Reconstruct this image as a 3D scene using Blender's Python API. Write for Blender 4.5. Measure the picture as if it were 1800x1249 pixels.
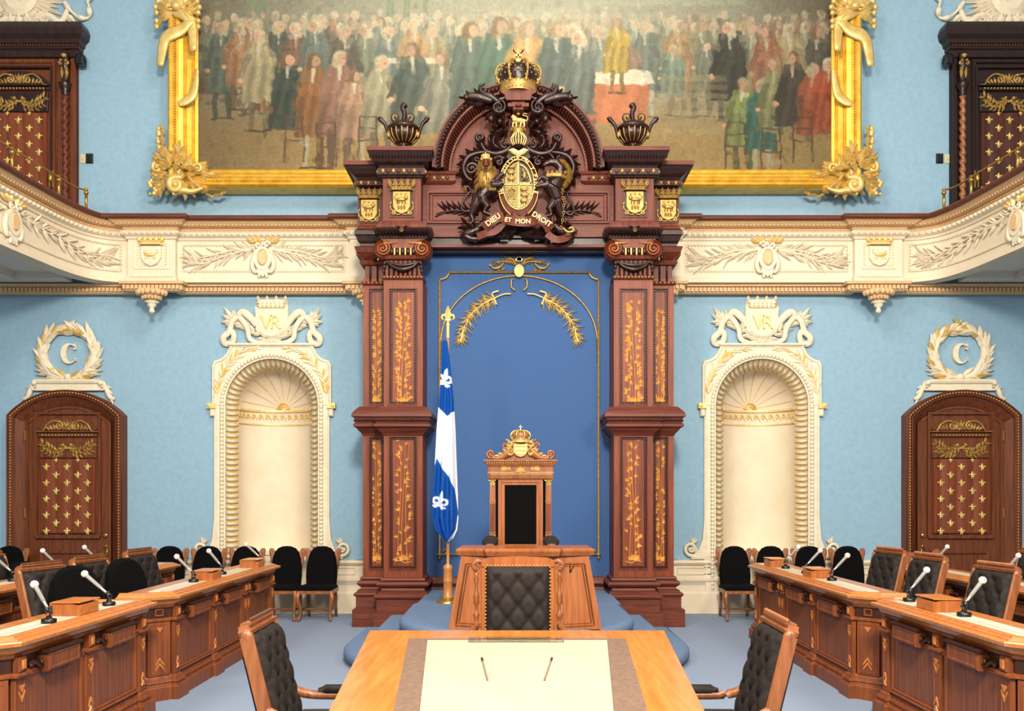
import bpy, math, random
import numpy as np
from mathutils import Matrix, Vector, Euler
PI = math.pi
sin, cos = math.sin, math.cos
random.seed(7)
S = bpy.context.scene
for _o in list(bpy.data.objects): bpy.data.objects.remove(_o)
# ---------------------------------------------------------------- camera (level, shifted lens), light, exposure
EYE, FPX, VX, VY = 1.7, 1500.0, 908.0, 870.0
cd = bpy.data.cameras.new('camera'); cam = bpy.data.objects.new('camera', cd); S.collection.objects.link(cam)
cam.location = (0, 0, EYE); cam.rotation_euler = (PI/2, 0, 0)
cd.sensor_width = 36.0; cd.lens = 36.0*FPX/1800
cd.shift_x = -(VX-900)/1800; cd.shift_y = (VY-624.5)/1800
cd.clip_start = .05; cd.clip_end = 100
S.camera = cam
W = bpy.data.worlds.new('ambient_fill'); S.world = W; W.use_nodes = True  # even ambient fill added to brighten the open room, not a real source
_bg = W.node_tree.nodes['Background']; _bg.inputs[0].default_value = (1.0, .955, .89, 1); _bg.inputs[1].default_value = .46
def area(name, loc, target, size, power, col=(1, .9, .76)):
    l = bpy.data.lights.new(name, 'AREA'); l.shape = 'DISK'; l.size = size; l.energy = power; l.color = col
    o = bpy.data.objects.new(name, l); S.collection.objects.link(o); o.location = loc
    o.rotation_euler = (Vector(target)-Vector(loc)).to_track_quat('-Z', 'Y').to_euler()
area('chandelier_light', (.6, -1.5, 7.2), (0, 11.8, 1.2), 1.6, 1400)
area('chandelier_light_left', (-4.8, 0, 6.2), (-1, 12, 1.6), 2.0, 430)
area('chandelier_light_right', (5.2, 0, 6.2), (1, 12, 1.6), 2.0, 430)
area('ceiling_light', (0, 6.0, 10.4), (0, 6.2, 0), 3.0, 480, (1, .93, .83))
vs = S.view_settings; vs.view_transform = 'Standard'; vs.look = 'None'; vs.gamma = 1; vs.exposure = .28; vs.use_curve_mapping = False
try: S.cycles.use_denoising = True
except Exception: pass
# ---------------------------------------------------------------- materials
def lin(h):
    c = [int(h[i:i+2], 16)/255 for i in (0, 2, 4)]
    return [x/12.92 if x < .04045 else ((x+.055)/1.055)**2.4 for x in c]
def mat(name, h, rough=.6, metal=0, h2=None, sc=(8, 8, 8), bump=0, bsc=60, coat=0, alpha=None, det=4, spec=.5):
    m = bpy.data.materials.new(name); m.use_nodes = True; nt = m.node_tree; b = nt.nodes['Principled BSDF']
    c = (*lin(h), 1)
    b.inputs['Base Color'].default_value = c; b.inputs['Roughness'].default_value = rough; b.inputs['Metallic'].default_value = metal
    b.inputs['Coat Weight'].default_value = coat; b.inputs['Coat Roughness'].default_value = .12; b.inputs['Specular IOR Level'].default_value = spec
    tc = nt.nodes.new('ShaderNodeTexCoord')
    if h2:
        mp = nt.nodes.new('ShaderNodeMapping'); mp.inputs['Scale'].default_value = sc
        n = nt.nodes.new('ShaderNodeTexNoise'); n.inputs['Scale'].default_value = 1; n.inputs['Detail'].default_value = det; n.inputs['Roughness'].default_value = .62
        r = nt.nodes.new('ShaderNodeValToRGB'); r.color_ramp.elements[0].color = c; r.color_ramp.elements[1].color = (*lin(h2), 1)
        r.color_ramp.elements[0].position = .33; r.color_ramp.elements[1].position = .67
        nt.links.new(tc.outputs['Object'], mp.inputs[0]); nt.links.new(mp.outputs[0], n.inputs['Vector']); nt.links.new(n.outputs[0], r.inputs[0])
        nt.links.new(r.outputs[0], b.inputs['Base Color'])
    if bump:
        n2 = nt.nodes.new('ShaderNodeTexNoise'); n2.inputs['Scale'].default_value = bsc; n2.inputs['Detail'].default_value = 3
        bp = nt.nodes.new('ShaderNodeBump'); bp.inputs['Strength'].default_value = bump; bp.inputs['Distance'].default_value = .01
        nt.links.new(tc.outputs['Object'], n2.inputs['Vector']); nt.links.new(n2.outputs[0], bp.inputs['Height']); nt.links.new(bp.outputs[0], b.inputs['Normal'])
    return m
M = {}
M['wall'] = mat('blue_wall_paint', '7e9fb4', .8, h2='86a7bb', sc=(14, 14, 14), bump=.12, bsc=45)
M['cream'] = mat('cream_plaster', 'd6c9b2', .7, h2='d0c1a6', sc=(4, 4, 4), bump=.1)
M['white'] = mat('ivory_plaster', 'dbd0ba', .7, h2='cfc2a6', sc=(14, 14, 14), bump=.1)
M['tan'] = mat('ochre_plaster', 'c9a071', .6, h2='d8b486', sc=(30, 30, 30), bump=.2)
M['palegold'] = mat('pale_gilding', 'd8b266', .45, .25, h2='e6c684', sc=(20, 20, 20))
M['gold'] = mat('gilding', 'd29c2c', .34, .55, h2='e9bd4a', sc=(7, 7, 7), bump=.15, bsc=90)
M['palegilt'] = mat('pale_gilt_carving', 'c9a65a', .4, .4, h2='dcc27c', sc=(9, 9, 9), bump=.1)
M['brass'] = mat('brass', 'b98f45', .3, .85)
M['oldgold'] = mat('antique_gold', '8f6f36', .42, .45, h2='b4924f', sc=(30, 30, 30))
M['inlay'] = mat('gold_inlay', 'c48330', .5, .15, h2='dda04a', sc=(20, 20, 20))
M['rosewood'] = mat('red_brown_wood', '4c1d11', .5, h2='6a3220', sc=(30, 30, 2.2), bump=.05, spec=.3)
M['rosewoodh'] = mat('red_brown_wood_horizontal', '4e2014', .5, h2='6a3424', sc=(2.2, 30, 30), bump=.05, spec=.3)
M['shaft'] = mat('warm_walnut', '5c2610', .48, h2='823b1a', sc=(26, 26, 1.6), bump=.05, spec=.35)
M['dark'] = mat('dark_carved_wood', '1a0a07', .34, h2='301510', sc=(20, 20, 6), bump=.1, coat=.12, spec=.4)
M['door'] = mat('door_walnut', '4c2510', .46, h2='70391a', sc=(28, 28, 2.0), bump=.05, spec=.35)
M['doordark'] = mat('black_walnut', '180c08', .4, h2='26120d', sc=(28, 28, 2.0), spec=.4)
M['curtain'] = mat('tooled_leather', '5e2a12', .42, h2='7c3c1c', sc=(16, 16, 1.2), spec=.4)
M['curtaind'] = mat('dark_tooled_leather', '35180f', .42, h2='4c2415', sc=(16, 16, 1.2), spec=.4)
M['desk'] = mat('desk_oak', '643217', .45, h2='864722', sc=(34, 34, 2.0), bump=.06, spec=.4)
M['deskd'] = mat('desk_dark_oak_and_shade', '2c150b', .45, h2='3f2012', sc=(34, 34, 4), spec=.35)  # dark carved scrolls, and the painted shade under the desk tops
M['desktop'] = mat('desk_top_oak', 'a85f24', .35, h2='c47a36', sc=(30, 3, 30), bump=.03, coat=.35)
M['honey'] = mat('honey_maple', 'b26d28', .3, h2='cc8640', sc=(26, 2.2, 20), coat=.3)
M['spdesk'] = mat('amber_oak', '87461a', .42, h2='a45f2a', sc=(26, 26, 2), coat=.2)
M['chairw'] = mat('chair_oak', '74401f', .42, h2='955a30', sc=(26, 26, 3), coat=.2)
M['leather'] = mat('charcoal_fabric', '17110e', .72, h2='241c18', sc=(60, 60, 60), bump=.12, bsc=300, spec=.35)
M['black'] = mat('black_velvet', '030304', .95, h2='070709', sc=(60, 60, 60), spec=.12)
M['blackp'] = mat('black_plastic', '08080a', .35)
M['silver'] = mat('satin_silver', 'c9c5bd', .3, .6)
M['foam'] = mat('pale_foam', 'd5d0c6', .8)
M['paper'] = mat('paper', 'bdb49e', .6)
M['sheet'] = mat('cream_sheet', 'b6aa8c', .6, h2='bdb296', sc=(3, 3, 3))
M['blotter'] = mat('taupe_leather', '6b5445', .55, h2='806757', sc=(40, 40, 40), bump=.1, bsc=200)
M['velvet'] = mat('royal_blue_cloth', '2e4f7e', .9, h2='38598a', sc=(60, 60, 60), bump=.1, bsc=200)
M['carpet'] = mat('blue_grey_carpet', '717f95', .95, h2='8694ab', sc=(120, 120, 120), bump=.35, bsc=260, det=6)
M['dais'] = mat('slate_blue_carpet', '4d6484', .95, h2='627a99', sc=(110, 110, 110), bump=.3, bsc=260, det=6)
M['flagpole'] = mat('light_oak', 'a0662f', .35, h2='b97e42', sc=(20, 20, 2), coat=.3)
M['beige'] = mat('beige_plaster', 'd8c8a2', .7, h2='cfbd95', sc=(5, 5, 5))
M['greywh'] = mat('grey_white_plaster', 'cfc9bd', .7)
M['switch'] = mat('ivory_plastic', 'b9b596', .5)
M['lens'] = mat('dark_glass', '101014', .1)
def lampmat():
    m = bpy.data.materials.new('lit_panel'); m.use_nodes = True; b = m.node_tree.nodes['Principled BSDF']
    b.inputs['Base Color'].default_value = (.9, .9, .9, 1); b.inputs['Emission Color'].default_value = (1, .97, .9, 1); b.inputs['Emission Strength'].default_value = 1.0
    return m
M['lamp'] = lampmat()
def attrmat(name, rough=.7, bump=.1):
    m = bpy.data.materials.new(name); m.use_nodes = True; nt = m.node_tree; b = nt.nodes['Principled BSDF']
    a = nt.nodes.new('ShaderNodeAttribute'); a.attribute_name = 'paint'; nt.links.new(a.outputs['Color'], b.inputs['Base Color'])
    b.inputs['Roughness'].default_value = rough; b.inputs['Specular IOR Level'].default_value = .2
    n2 = nt.nodes.new('ShaderNodeTexNoise'); n2.inputs['Scale'].default_value = 40; tc = nt.nodes.new('ShaderNodeTexCoord')
    bp = nt.nodes.new('ShaderNodeBump'); bp.inputs['Strength'].default_value = bump; bp.inputs['Distance'].default_value = .01
    nt.links.new(tc.outputs['Object'], n2.inputs['Vector']); nt.links.new(n2.outputs[0], bp.inputs['Height']); nt.links.new(bp.outputs[0], b.inputs['Normal'])
    return m
M['canvas'] = attrmat('oil_paint'); M['flag'] = attrmat('flag_cloth', .75, .05)
def glassmat():
    m = bpy.data.materials.new('clear_acrylic'); m.use_nodes = True; b = m.node_tree.nodes['Principled BSDF']
    b.inputs['Base Color'].default_value = (1, 1, 1, 1); b.inputs['Roughness'].default_value = .02; b.inputs['Transmission Weight'].default_value = 1; b.inputs['IOR'].default_value = 1.08
    return m
M['glass'] = glassmat()
# ---------------------------------------------------------------- mesh builder
def F(Y, cx=VX, cy=VY, s=1.0, mir=1):
    """frame on the plane at distance Y: units of one photo pixel there, origin at (cx, cy), x right, y away, z up"""
    k = Y/FPX
    return Matrix.Translation(((cx-VX)*k, Y, EYE+(VY-cy)*k)) @ Matrix.Diagonal((s*k*mir, s*k, s*k, 1))
def RT(x=0, y=0, z=0, rz=0, s=1, rx=0, ry=0, mir=1):
    return Matrix.Translation((x, y, z)) @ Euler((rx, ry, rz)).to_matrix().to_4x4() @ Matrix.Diagonal((s*mir, s, s, 1))
class MB:
    def __init__(s, T=None): s.v = []; s.f = []; s.m = []; s.sm = []; s.T = T or Matrix.Identity(4); s.warp = None
    def add(s, vs, fs, m=0, sm=False, L=None):
        n = len(s.v); A = s.T @ L if L is not None else s.T
        if s.warp:
            for p in vs:
                q = Vector(p)
                if L is not None: q = L @ q
                s.v.append(tuple(s.warp(q)))
        else:
            a = np.array(A); P = np.array(vs, dtype=float).reshape(-1, 3); P = P @ a[:3, :3].T + a[:3, 3]
            s.v.extend(map(tuple, P))
        s.f.extend([tuple(i+n for i in f) for f in fs]); s.m.extend([m]*len(fs)); s.sm.extend([sm]*len(fs))
    def box(s, x0, x1, y0, y1, z0, z1, m=0, L=None, b=0):
        if b:
            b = min(b, abs(x1-x0)*.49, abs(z1-z0)*.49)
            vs = [(x, y1, z) for x, z in ((x0, z0), (x1, z0), (x1, z1), (x0, z1))] + [(x, y0+b, z) for x, z in ((x0, z0), (x1, z0), (x1, z1), (x0, z1))] + \
                 [(x, y0, z) for x, z in ((x0+b, z0+b), (x1-b, z0+b), (x1-b, z1-b), (x0+b, z1-b))]
            fs = [(3, 2, 1, 0), (8, 9, 10, 11)]
            for i in range(4):
                j = (i+1) % 4; fs += [(i, j, 4+j, 4+i), (4+i, 4+j, 8+j, 8+i)]
            s.add(vs, fs, m, False, L); return
        vs = [(x, y, z) for x in (x0, x1) for y in (y0, y1) for z in (z0, z1)]
        s.add(vs, [(0, 1, 3, 2), (4, 6, 7, 5), (0, 4, 5, 1), (2, 3, 7, 6), (0, 2, 6, 4), (1, 5, 7, 3)], m, False, L)
    def pb(s, x0, x1, p0, p1, y0, y1, m=0, b=0): s.box(x0, x1, y0, y1, -p1, -p0, m, None, b)   # rows given downwards
    def prism(s, poly, y0, y1, m=0, L=None, b=0, ax='y'):
        n = len(poly)
        def P(a, c, d): return (a, d, c) if ax == 'y' else ((a, c, d) if ax == 'z' else (d, a, c))
        rings = [[P(a, c, y1) for a, c in poly]]
        if b:
            cx = sum(p[0] for p in poly)/n; cz = sum(p[1] for p in poly)/n; R = max(math.hypot(p[0]-cx, p[1]-cz) for p in poly); q = 1-b/R
            sg = 1 if y1 > y0 else -1
            rings += [[P(a, c, y0+sg*b) for a, c in poly], [P(cx+(a-cx)*q, cz+(c-cz)*q, y0) for a, c in poly]]
        else: rings += [[P(a, c, y0) for a, c in poly]]
        vs = sum(rings, []); fs = [tuple(range(n)), tuple(range((len(rings)-1)*n, len(rings)*n))]
        for r in range(len(rings)-1):
            for i in range(n):
                j = (i+1) % n; fs.append((r*n+i, r*n+j, (r+1)*n+j, (r+1)*n+i))
        s.add(vs, fs, m, False, L)
    def ringstrip(s, outer, inner, y0, y1, m=0, closed=False, yo=None):
        """band between two 2-D curves, front at y0 (outer rim at yo), walls back to y1"""
        n = len(outer); yo = y0 if yo is None else yo
        vs = [(a, yo, c) for a, c in outer]+[(a, y0, c) for a, c in inner]+[(a, y1, c) for a, c in outer]+[(a, y1, c) for a, c in inner]
        fs = []
        for i in range(n if closed else n-1):
            j = (i+1) % n; fs += [(i, j, n+j, n+i), (i, j, 2*n+j, 2*n+i), (n+i, n+j, 3*n+j, 3*n+i)]
        if not closed: fs += [(0, n, 3*n, 2*n), (n-1, 2*n-1, 4*n-1, 3*n-1)]
        s.add(vs, fs, m)
    def lathe(s, prof, n=20, m=0, L=None, sx=1, sy=1, gad=0, ga=0, a0=0, a1=2*PI, tw=0, sm=True, c=(0, 0, 0)):
        full = abs(a1-a0-2*PI) < 1e-6; N = n if full else n+1; vs = []; fs = []
        for j, (r, z) in enumerate(prof):
            for i in range(N):
                t = a0+(a1-a0)*i/n; R = r*(1+ga*cos(gad*t+tw*z)) if gad else r
                vs.append((c[0]+R*cos(t)*sx, c[1]+R*sin(t)*sy, c[2]+z))
        for j in range(len(prof)-1):
            for i in range(n):
                k = (i+1) % N; fs.append((j*N+i, j*N+k, (j+1)*N+k, (j+1)*N+i))
        if full:
            if prof[0][0] > 1e-6: fs.append(tuple(range(N)))
            if prof[-1][0] > 1e-6: fs.append(tuple(range((len(prof)-1)*N, len(prof)*N)))
        s.add(vs, fs, m, sm, L)
    def ball(s, c, r, m=0, n=8, k=5, L=None):
        if not hasattr(r, '__len__'): r = (r, r, r)
        vs = []; fs = []
        for j in range(k+1):
            p = PI*j/k
            for i in range(n): t = 2*PI*i/n; vs.append((c[0]+r[0]*sin(p)*cos(t), c[1]+r[1]*sin(p)*sin(t), c[2]+r[2]*cos(p)))
        for j in range(k):
            for i in range(n):
                q = (i+1) % n; fs.append((j*n+i, j*n+q, (j+1)*n+q, (j+1)*n+i))
        s.add(vs, fs, m, True, L)
    def tube(s, pts, r, n=6, m=0, L=None, fy=1.0, up=(0, 1, 0), caps=True):
        P = [Vector(p) for p in pts]; N = len(P)
        if not hasattr(r, '__len__'): r = [r]*N
        elif len(r) != N: r = list(np.interp(np.linspace(0, 1, N), np.linspace(0, 1, len(r)), r))
        vs = []; fs = []; U = Vector(up)
        for i in range(N):
            d = (P[min(i+1, N-1)]-P[max(i-1, 0)])
            d = d.normalized() if d.length > 1e-9 else Vector((0, 0, 1))
            if abs(d.dot(U)) > .98: U = Vector((1, 0, 0)) if abs(d.x) < .9 else Vector((0, 0, 1))
            a = d.cross(U).normalized(); b = a.cross(d).normalized()
            for q in range(n):
                t = 2*PI*q/n; v = P[i]+a*(r[i]*cos(t))+b*(r[i]*sin(t)*fy); vs.append(tuple(v))
        for i in range(N-1):
            for q in range(n): w = (q+1) % n; fs.append((i*n+q, i*n+w, (i+1)*n+w, (i+1)*n+q))
        if caps: fs += [tuple(range(n)), tuple(range((N-1)*n, N*n))]
        s.add(vs, fs, m, True, L)
    def leaf(s, x, z, ang, Ln, Wd, T, m=0, y=0, bend=0):
        vs = []; px, pz = x, z
        for t, w, h in ((0, .3, .3), (.25, .85, .8), (.5, 1, 1), (.78, .6, .8), (1, .05, .1)):
            a = ang+bend*t; dx, dz = cos(a), sin(a); X, Z = x+dx*Ln*t, z+dz*Ln*t; nx, nz = -dz*Wd/2*w, dx*Wd/2*w
            vs += [(X+nx, y, Z+nz), (X, y-T*h, Z), (X-nx, y, Z-nz)]
        fs = []
        for i in range(4): a = i*3; fs += [(a, a+1, a+4, a+3), (a+1, a+2, a+5, a+4)]
        s.add(vs, fs, m, False)
    def sweep(s, path, prof, m=0, closed=False, L=None, sm=False, cap=True):
        """profile of (out, z) along a plan path; outward is to the right of travel"""
        P = [Vector((p[0], p[1])) for p in path]; n = len(P); k = len(prof); vs = []; fs = []
        for i in range(n):
            a = P[i]-P[i-1] if (i > 0 or closed) else P[1]-P[0]; b = P[(i+1) % n]-P[i] if (i < n-1 or closed) else P[-1]-P[-2]
            a.normalize(); b.normalize(); na = Vector((a.y, -a.x)); nb = Vector((b.y, -b.x)); q = na+nb
            q = q/max(q.length_squared, .2)*2 if q.length > 1e-6 else na
            for o, z in prof: vs.append((P[i].x+q.x*o, P[i].y+q.y*o, z))
        for i in range(n if closed else n-1):
            j = (i+1) % n
            for c in range(k-1): fs.append((i*k+c, i*k+c+1, j*k+c+1, j*k+c))
        if cap and not closed: fs += [tuple(range(k)), tuple(range((n-1)*k, n*k))]
        s.add(vs, fs, m, sm, L)
    def U(s, x0, x1, dep, prof, m=0, sm=False):
        """moulding around the front and both sides of a block from x0 to x1 (front at y=0, sides back to dep); rows of prof given downwards"""
        s.sweep([(x0, dep), (x0, 0), (x1, 0), (x1, dep)], [(o, -z) for o, z in prof], m, sm=sm)
    def beads(s, p0, p1, n, r, m=0, e=1):
        p0 = Vector(p0); p1 = Vector(p1)
        for i in range(n): s.ball(tuple(p0.lerp(p1, (i+.5)/n)), (r*e, r, r) if e != 1 else r, m, 6, 4)
    def rectbeads(s, x0, x1, z0, z1, step, r, m=0, y=0):
        nx = max(2, round(abs(x1-x0)/step)); nz = max(2, round(abs(z1-z0)/step))
        for z in (z0, z1): s.beads((x0, y, z), (x1, y, z), nx, r, m)
        for x in (x0, x1): s.beads((x, y, z0), (x, y, z1), nz, r, m)
    def frame(s, x0, x1, z0, z1, w, y0, y1, m=0, b=0):
        """picture-frame moulding, outer rectangle, width w, front at y0, back at y1, inner slope b"""
        o = [(x0, z0), (x1, z0), (x1, z1), (x0, z1)]; i = [(x0+w, z0+w), (x1-w, z0+w), (x1-w, z1-w), (x0+w, z1-w)]
        j = [(x0+w+b, z0+w+b), (x1-w-b, z0+w+b), (x1-w-b, z1-w-b), (x0+w+b, z1-w-b)]
        vs = [(a, y1, c) for a, c in o]+[(a, y0, c) for a, c in o]+[(a, y0, c) for a, c in i]+[(a, y1, c) for a, c in j]; fs = []
        for r in range(3):
            for q in range(4): w2 = (q+1) % 4; fs.append((r*4+q, r*4+w2, r*4+4+w2, r*4+4+q))
        s.add(vs, fs, m)
    def scroll(s, x, z, r, turns=1.6, a0=0, dr=1, w=None, m=0, y=0, lead=None, n=None, end=.16, fy=1):
        """volute: starts at radius r, angle a0, winds in; lead = points leading to it"""
        w = w or r*.3; N = n or int(12*turns)+4; pts = []
        for i in range(N+1):
            t = i/N; a = a0+dr*turns*2*PI*t; R = r*(1-(1-end)*t); pts.append((x+R*cos(a), y, z+R*sin(a)))
        rr = [w*(1-.5*i/N) for i in range(N+1)]
        if lead: lp = [(p[0], y if len(p) < 3 else p[2], p[1]) for p in lead]; pts = lp+pts; rr = [w*(.5+.5*i/len(lp)) for i in range(len(lp))]+rr
        s.tube(pts, rr, 6, m, fy=fy); s.ball((x, y-w*.3, z), w*.8, m, 6, 4)
    def crv(s, pts, w, m=0, y=0, n=5, k=6, fy=1):
        s.tube([(p[0], y+(p[2] if len(p) > 2 else 0), p[1]) for p in cat(pts, k)], w, n, m, fy=fy)
    def build(s, name, mats, parent=None, label=None, kind=None, mods=None):
        if not isinstance(mats, (list, tuple)): mats = [mats]
        me = bpy.data.meshes.new(name); V = s.v
        if parent is not None:
            I = np.array(ROOT[parent.name].inverted()); P = np.array(V) @ I[:3, :3].T + I[:3, 3]; V = P.tolist()
        me.from_pydata(V, [], s.f)
        for q in mats: me.materials.append(M[q] if isinstance(q, str) else q)
        me.polygons.foreach_set('material_index', s.m); me.polygons.foreach_set('use_smooth', s.sm); me.update()
        o = bpy.data.objects.new(name, me); S.collection.objects.link(o)
        if parent is not None: o.parent = parent; ROOT[o.name] = ROOT[parent.name]
        else: ROOT[o.name] = Matrix.Identity(4)
        if label: o['label'] = label
        if kind: o['kind'] = kind
        return o
ROOT = {}
def cat(pts, k=6):
    P = [tuple(p) for p in pts]; d = max(len(p) for p in P); P = [np.array(p+(0,)*(d-len(p)), float) for p in P]; P = [2*P[0]-P[1]]+P+[2*P[-1]-P[-2]]; out = []
    for i in range(1, len(P)-2):
        for j in range(k):
            t = j/k; a, b, c, e = P[i-1:i+3]; out.append(tuple(.5*(2*b+(c-a)*t+(2*a-5*b+4*c-e)*t*t+(3*b-a-3*c+e)*t**3)))
    out.append(tuple(P[-2])); return out
def tag(o, label, cat_, group=None, kind=None):
    o['label'] = label; o['category'] = cat_
    if group: o['group'] = group
    if kind: o['kind'] = kind
    return o
def thing(name, label, cat_, loc=(0, 0, 0), rz=0, group=None, kind=None):
    o = bpy.data.objects.new(name, None); S.collection.objects.link(o); o.location = loc; o.rotation_euler = (0, 0, rz); o.empty_display_size = .1
    ROOT[o.name] = Matrix.Translation(loc) @ Euler((0, 0, rz)).to_matrix().to_4x4()
    return tag(o, label, cat_, group, kind)
def dup(root, loc, rz, label, s=None, group=None):
    r = root.copy(); S.collection.objects.link(r); r.location = loc; r.rotation_euler = (0, 0, rz); r['label'] = label
    if group: r['group'] = group
    if s: r.scale = s if hasattr(s, '__len__') else (s, s, s)
    def rec(a, b):
        for ch in a.children:
            c = ch.copy(); S.collection.objects.link(c); c.parent = b; rec(ch, c)
    rec(root, r); return r
def moveto(root, loc, rz, s=None):
    root.location = loc; root.rotation_euler = (0, 0, rz)
    if s: root.scale = s if hasattr(s, '__len__') else (s, s, s)
def arc(cx, cz, r, a0, a1, n, rz=None):
    rz = rz or r; return [(cx+r*cos(a0+(a1-a0)*i/n), cz+rz*sin(a0+(a1-a0)*i/n)) for i in range(n+1)]
def text_mesh(txt, size, depth, T, name, material, parent=None, shear=0, label=None, stroke=0):
    cu = bpy.data.curves.new(name, 'FONT'); cu.body = txt; cu.size = size; cu.extrude = depth; cu.align_x = 'CENTER'; cu.align_y = 'CENTER'; cu.resolution_u = 3; cu.offset = stroke; cu.shear = shear
    o = bpy.data.objects.new('tmp', cu); S.collection.objects.link(o); bpy.context.view_layer.update()
    me = bpy.data.meshes.new_from_object(o.evaluated_get(bpy.context.evaluated_depsgraph_get())); bpy.data.objects.remove(o)
    b = MB(T); b.add([tuple(v.co) for v in me.vertices], [tuple(p.vertices) for p in me.polygons], 0, False, Euler((PI/2, 0, 0)).to_matrix().to_4x4())
    return b if parent is None and material is None else b.build(name, material, parent, label)
def crown(b, x, z, w, h, m=0, mb_=0, y=0, n=8):
    """closed crown: w wide, h tall (to the top of the cross), base at z"""
    r = w*.4
    b.lathe([(r*.96, 0), (r*1.04, h*.02), (r*1.0, h*.05), (r*1.03, h*.16), (r*1.08, h*.19), (r*.98, h*.2)], 20, m, c=(x, y, z))
    b.lathe([(r*.9, h*.18), (r*1.12, h*.36), (r*.95, h*.55), (r*.35, h*.66), (0, h*.67)], 16, mb_, c=(x, y, z), gad=8, ga=.05)
    for i in range(n):
        a = 2*PI*(i+.5)/n; c_, s_ = cos(a), sin(a)
        pts = [(x+R*c_, y+R*s_, z+Z) for R, Z in ((r*1.05, h*.18), (r*1.27, h*.36), (r*1.15, h*.56), (r*.6, h*.68), (0, h*.64))]
        b.tube(cat(pts, 3), w*.028, 5, m)
        for t in range(5): p = pts[1] if t == 0 else Vector(pts[1]).lerp(Vector(pts[3]), t/4); b.ball((p[0], p[1]-w*.015, p[2]+(h*.05*sin(PI*t/4))), w*.032, m, 5, 4)
        b.ball((x+r*1.12*c_, y+r*1.12*s_, z+h*.27), w*.045, m, 6, 4)
        for e in (-.25, .25):
            for R_, Z_ in ((1.14, .34), (1.05, .46)): b.ball((x+r*R_*cos(a+e), y+r*R_*sin(a+e), z+h*Z_), w*.02, m, 5, 3)
        for e in (-.3, -.1, .1, .3): b.ball((x+r*1.07*cos(a+e), y+r*1.07*sin(a+e), z+h*.04), w*.016, m, 5, 3); b.ball((x+r*1.1*cos(a+e), y+r*1.1*sin(a+e), z+h*.19), w*.018, m, 5, 3)
    b.ball((x, y, z+h*.74), h*.065, m); b.box(x-w*.014, x+w*.014, y-w*.014, y+w*.014, z+h*.78, z+h, m); b.box(x-w*.07, x+w*.07, y-w*.014, y+w*.014, z+h*.87, z+h*.92, m)
def fleur(b, x, z, s, m=0, y=0):
    """small raised fleur-de-lis, height s"""
    b.leaf(x, z-.12*s, PI/2, .62*s, .3*s, .14*s, m, y)
    for d in (-1, 1):
        b.tube([(x+d*.06*s, y-.03*s, z-.12*s), (x+d*.2*s, y-.06*s, z+.12*s), (x+d*.36*s, y-.05*s, z+.1*s), (x+d*.38*s, y-.03*s, z-.04*s)], [.05*s, .1*s, .08*s, .04*s], 5, m)
        b.leaf(x, z-.16*s, -PI/2+d*.5, .3*s, .12*s, .07*s, m, y)
    b.box(x-.2*s, x+.2*s, y-.1*s, y, z-.2*s, z-.1*s, m)
def wreathleaves(b, pts, n, L, Wd, T, m=0, y=0, spread=.55, both=True, jit=.25, rev=False, bend=0, m2=None):
    P = cat(pts, 8); N = len(P)
    for i in range(n):
        q = i/(n-1) if n > 1 else 0; j = min(int(q*(N-2)), N-2); a = math.atan2(P[j+1][1]-P[j][1], P[j+1][0]-P[j][0])+(PI if rev else 0)
        for d in ((-1, 1) if both else (1,)):
            b.leaf(P[j][0], P[j][1], a+d*(spread+random.uniform(-jit, jit)), L*random.uniform(.8, 1.15), Wd, T, (m2 if m2 is not None and random.random() < .35 else m), y-random.uniform(0, .6)*T, bend*d)
# ================================================================ ROOM
P0 = lambda Y: F(Y, 0, 0)          # frame in photo columns / minus rows on the plane at Y
YW = 12.3
NICHE = [(479, 'left'), (1338, 'right')]; NH, NS, NSILL = 81, 712, 1032
b = MB(P0(YW)); DEEP = 60
xs = [-900]+sum([[c-NH, c+NH] for c, _ in NICHE], [])+[2700]
for i in (0, 2, 4): b.pb(xs[i], xs[i+1], -400, 1077.5, 0, 90, 0)
for c, _ in NICHE:
    top = NS-NH; b.pb(c-NH, c+NH, -400, top, 0, 90, 0); b.pb(c-NH, c+NH, NSILL, 1077.5, 0, 90, 0)
    a = arc(c, -NS, NH, 0, PI, 32)
    for i in range(32):
        (x0, z0), (x1, z1) = a[i], a[i+1]; b.add([(x0, 0, z0), (x1, 0, z1), (x1, 0, -top), (x0, 0, -top)], [(0, 1, 2, 3)])
for x0, x1 in ((596, 700), (1120, 1208)): b.pb(x0+30, x1-18 if x1 > 1000 else x1, 516, 983, -7, 5, 0)
b.build('wall_back', 'wall', kind='structure')
b = MB(); b.box(-10.2, 10.2, -6, 12.3, -.2, 0, 0); b.build('floor', 'carpet', kind='structure')
for nm, x in (('wall_left', -10.2), ('wall_right', 10.0)):
    b = MB(); b.box(x, x+.2, -6, 12.3, 0, 10.6, 0); b.build(nm, 'wall', kind='structure')
# stepped dado along the back wall
b = MB(P0(YW))
for x0, x1 in ((-400, 22), (226, 397), (562, 700), (1110, 1258), (1420, 1588), (1784, 2300)):
    prof = [(0, 983), (7, 984), (9, 988), (6, 992), (3, 994), (3, 1011), (5, 1012), (9, 1015), (9, 1019), (6, 1024), (4, 1028), (4, 1039), (8, 1042), (8, 1077)]
    b.U(x0, x1, 4, prof, 0)
    n = max(1, round((x1-x0)/60))
    for i in range(n):
        w = (x1-x0)/n; b.frame(x0+w*i+6, x0+w*(i+1)-6, -1009, -996, 1.5, -5, -2, 0, 1)
for c, _ in NICHE: b.pb(c-84, c+84, 1031, 1077, -5, 0, 0); b.pb(c-84, c+84, 1042, 1077, -9, -4, 0)
b.build('trim_1', 'cream', kind='structure')
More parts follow.
